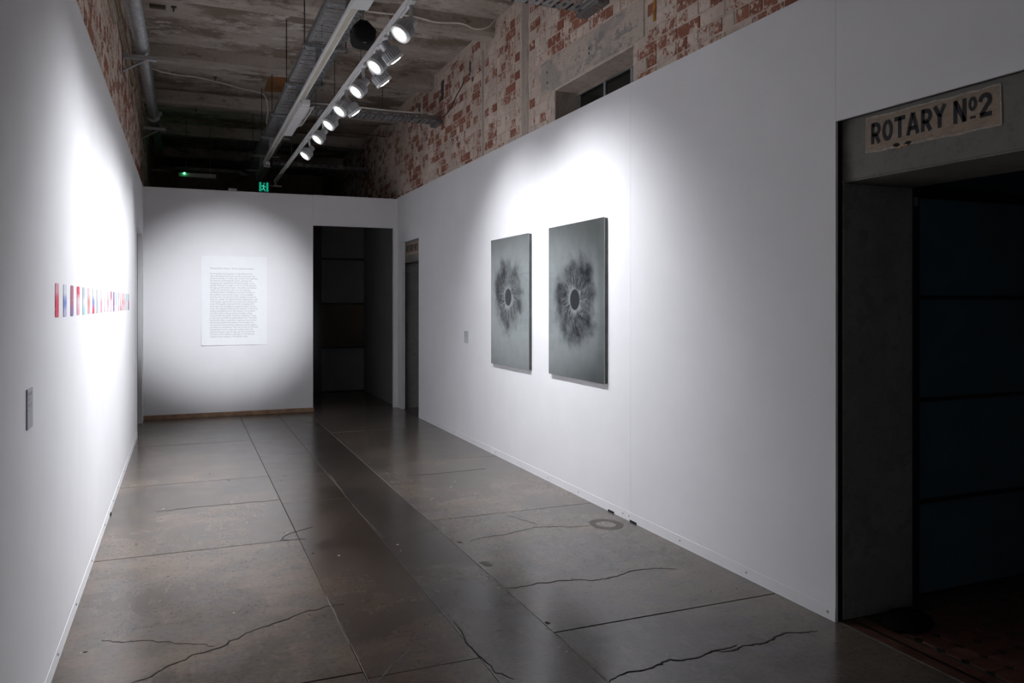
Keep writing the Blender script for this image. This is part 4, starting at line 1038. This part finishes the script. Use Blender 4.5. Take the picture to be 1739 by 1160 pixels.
# ------------------------------------------------------------------ small wall labels
def wall_label(x, sgn, y0, y1, z0, z1, label):
    r = root_empty('wall_label', (x, (y0 + y1) / 2, z0), label, 'label')
    xa, xb = (x, x + 0.005) if sgn > 0 else (x - 0.005, x)
    obj('card', boxbm(xa, xb, y0, y1, z0, z1), 'label_edge', r)
    f = xb + 0.0004 if sgn > 0 else xa - 0.0004
    w = y1 - y0; h = z1 - z0
    for k, (t, l, th) in enumerate(((0.83, 0.72, 0.010), (0.74, 0.5, 0.003), (0.70, 0.35, 0.003), (0.62, 0.62, 0.0025), (0.58, 0.66, 0.0025), (0.54, 0.6, 0.0025), (0.45, 0.3, 0.0025))):
        ys = (y0 + 0.1 * w, y0 + (0.1 + l) * w) if sgn > 0 else (y1 - (0.1 + l) * w, y1 - 0.1 * w)
        obj('print_line', boxbm(min(f, f - sgn * 0.0006), max(f, f - sgn * 0.0006), ys[0], ys[1], z0 + t * h, z0 + t * h + th), 'ink', r)
wall_label(LW, 1, 3.053, 3.151, 1.074, 1.209, 'small pale label card on the left wall near the camera')
wall_label(RW, -1, 8.035, 8.155, 1.062, 1.192, 'small pale label card on the right wall left of the metal panels')

# ------------------------------------------------------------------ row of watercolour cards on the left wall
RED, PINK, ROSE = (0.80, 0.08, 0.14), (0.80, 0.38, 0.47), (0.80, 0.58, 0.64)
BLUE, LAV, PALE, PURP, MAR, TEAL, GREYB, PLUM = (0.22, 0.30, 0.68), (0.55, 0.56, 0.78), (0.72, 0.75, 0.84), (0.30, 0.16, 0.40), (0.48, 0.16, 0.24), (0.40, 0.70, 0.72), (0.55, 0.58, 0.68), (0.36, 0.10, 0.34)
SALM = (0.82, 0.30, 0.26)
CARDS = [  # colours from bottom to top, words for the label
 ((RED, RED, PINK), 'red card fading to pink at its top, first and nearest of the row'),
 ((LAV, BLUE, PALE), 'blue and lavender card, second from the near end of the row'),
 ((PURP, MAR, MAR), 'maroon card darkening to purple below, third from the near end'),
 ((PINK, ROSE, RED), 'pink card with a red upper half, fourth from the near end'),
 ((TEAL, PALE, GREYB), 'pale blue-grey card, fifth from the near end of the row'),
 ((PINK, SALM, ROSE), 'salmon pink card, sixth from the near end of the row'),
 ((RED, BLUE, PALE), 'pale card with a blue streak and red foot, seventh from the near end'),
 ((GREYB, LAV, PALE), 'pale lavender card, eighth from the near end of the row'),
 ((PINK, PINK, PALE), 'pink card with a pale grey top, ninth from the near end'),
 ((ROSE, (0.8, 0.72, 0.75), (0.8, 0.76, 0.78)), 'almost white blush card, tenth from the near end of the row'),
 ((ROSE, PINK, ROSE), 'rose card beside the almost white one, eleventh from the near end'),
 ((ROSE, ROSE, MAR), 'rose card with a maroon top, twelfth from the near end'),
 ((PURP, PLUM, PURP), 'deep purple card, thirteenth from the near end of the row'),
 (((0.76, 0.80, 0.82), TEAL, TEAL), 'turquoise card fading to white below, seventh from the far end'),
 ((PINK, ROSE, PINK), 'rose card beside the turquoise one, sixth from the far end'),
 ((MAR, PINK, ROSE), 'dusky rose card, fifth from the far end of the row'),
 ((PINK, RED, PINK), 'strong pink card, fourth from the far end of the row'),
 ((ROSE, PINK, ROSE), 'pale rose card, third from the far end of the row'),
 ((PALE, PALE, TEAL), 'very pale bluish card, second from the far end of the row'),
 ((PURP, MAR, GREYB), 'dull mauve card, last at the far end of the row'),
]
for i, (cols, lb) in enumerate(CARDS):
    y = 3.733 + 0.2355 * i + (0.008 if i > 9 else 0); z0 = 1.440 - 0.0004 * i + random.uniform(-.002, .002); w = 0.046 + random.uniform(-.002, .002)
    bm = bmesh.new(); box(bm, LW, LW + 0.0025, y - w, y + w, z0, 1.580)
    vert_edges = [e for e in bm.edges if abs(e.verts[0].co.x - e.verts[1].co.x) > 0.001]
    bmesh.ops.bevel(bm, geom=vert_edges, offset=0.006, segments=3, affect='EDGES')
    o = obj('watercolour_card', bm, mat_card('wash_%d' % i, cols, i * 1.37), base=(LW, y, z0))
    tag(o, lb, 'card', 'row of watercolour cards on the left wall')
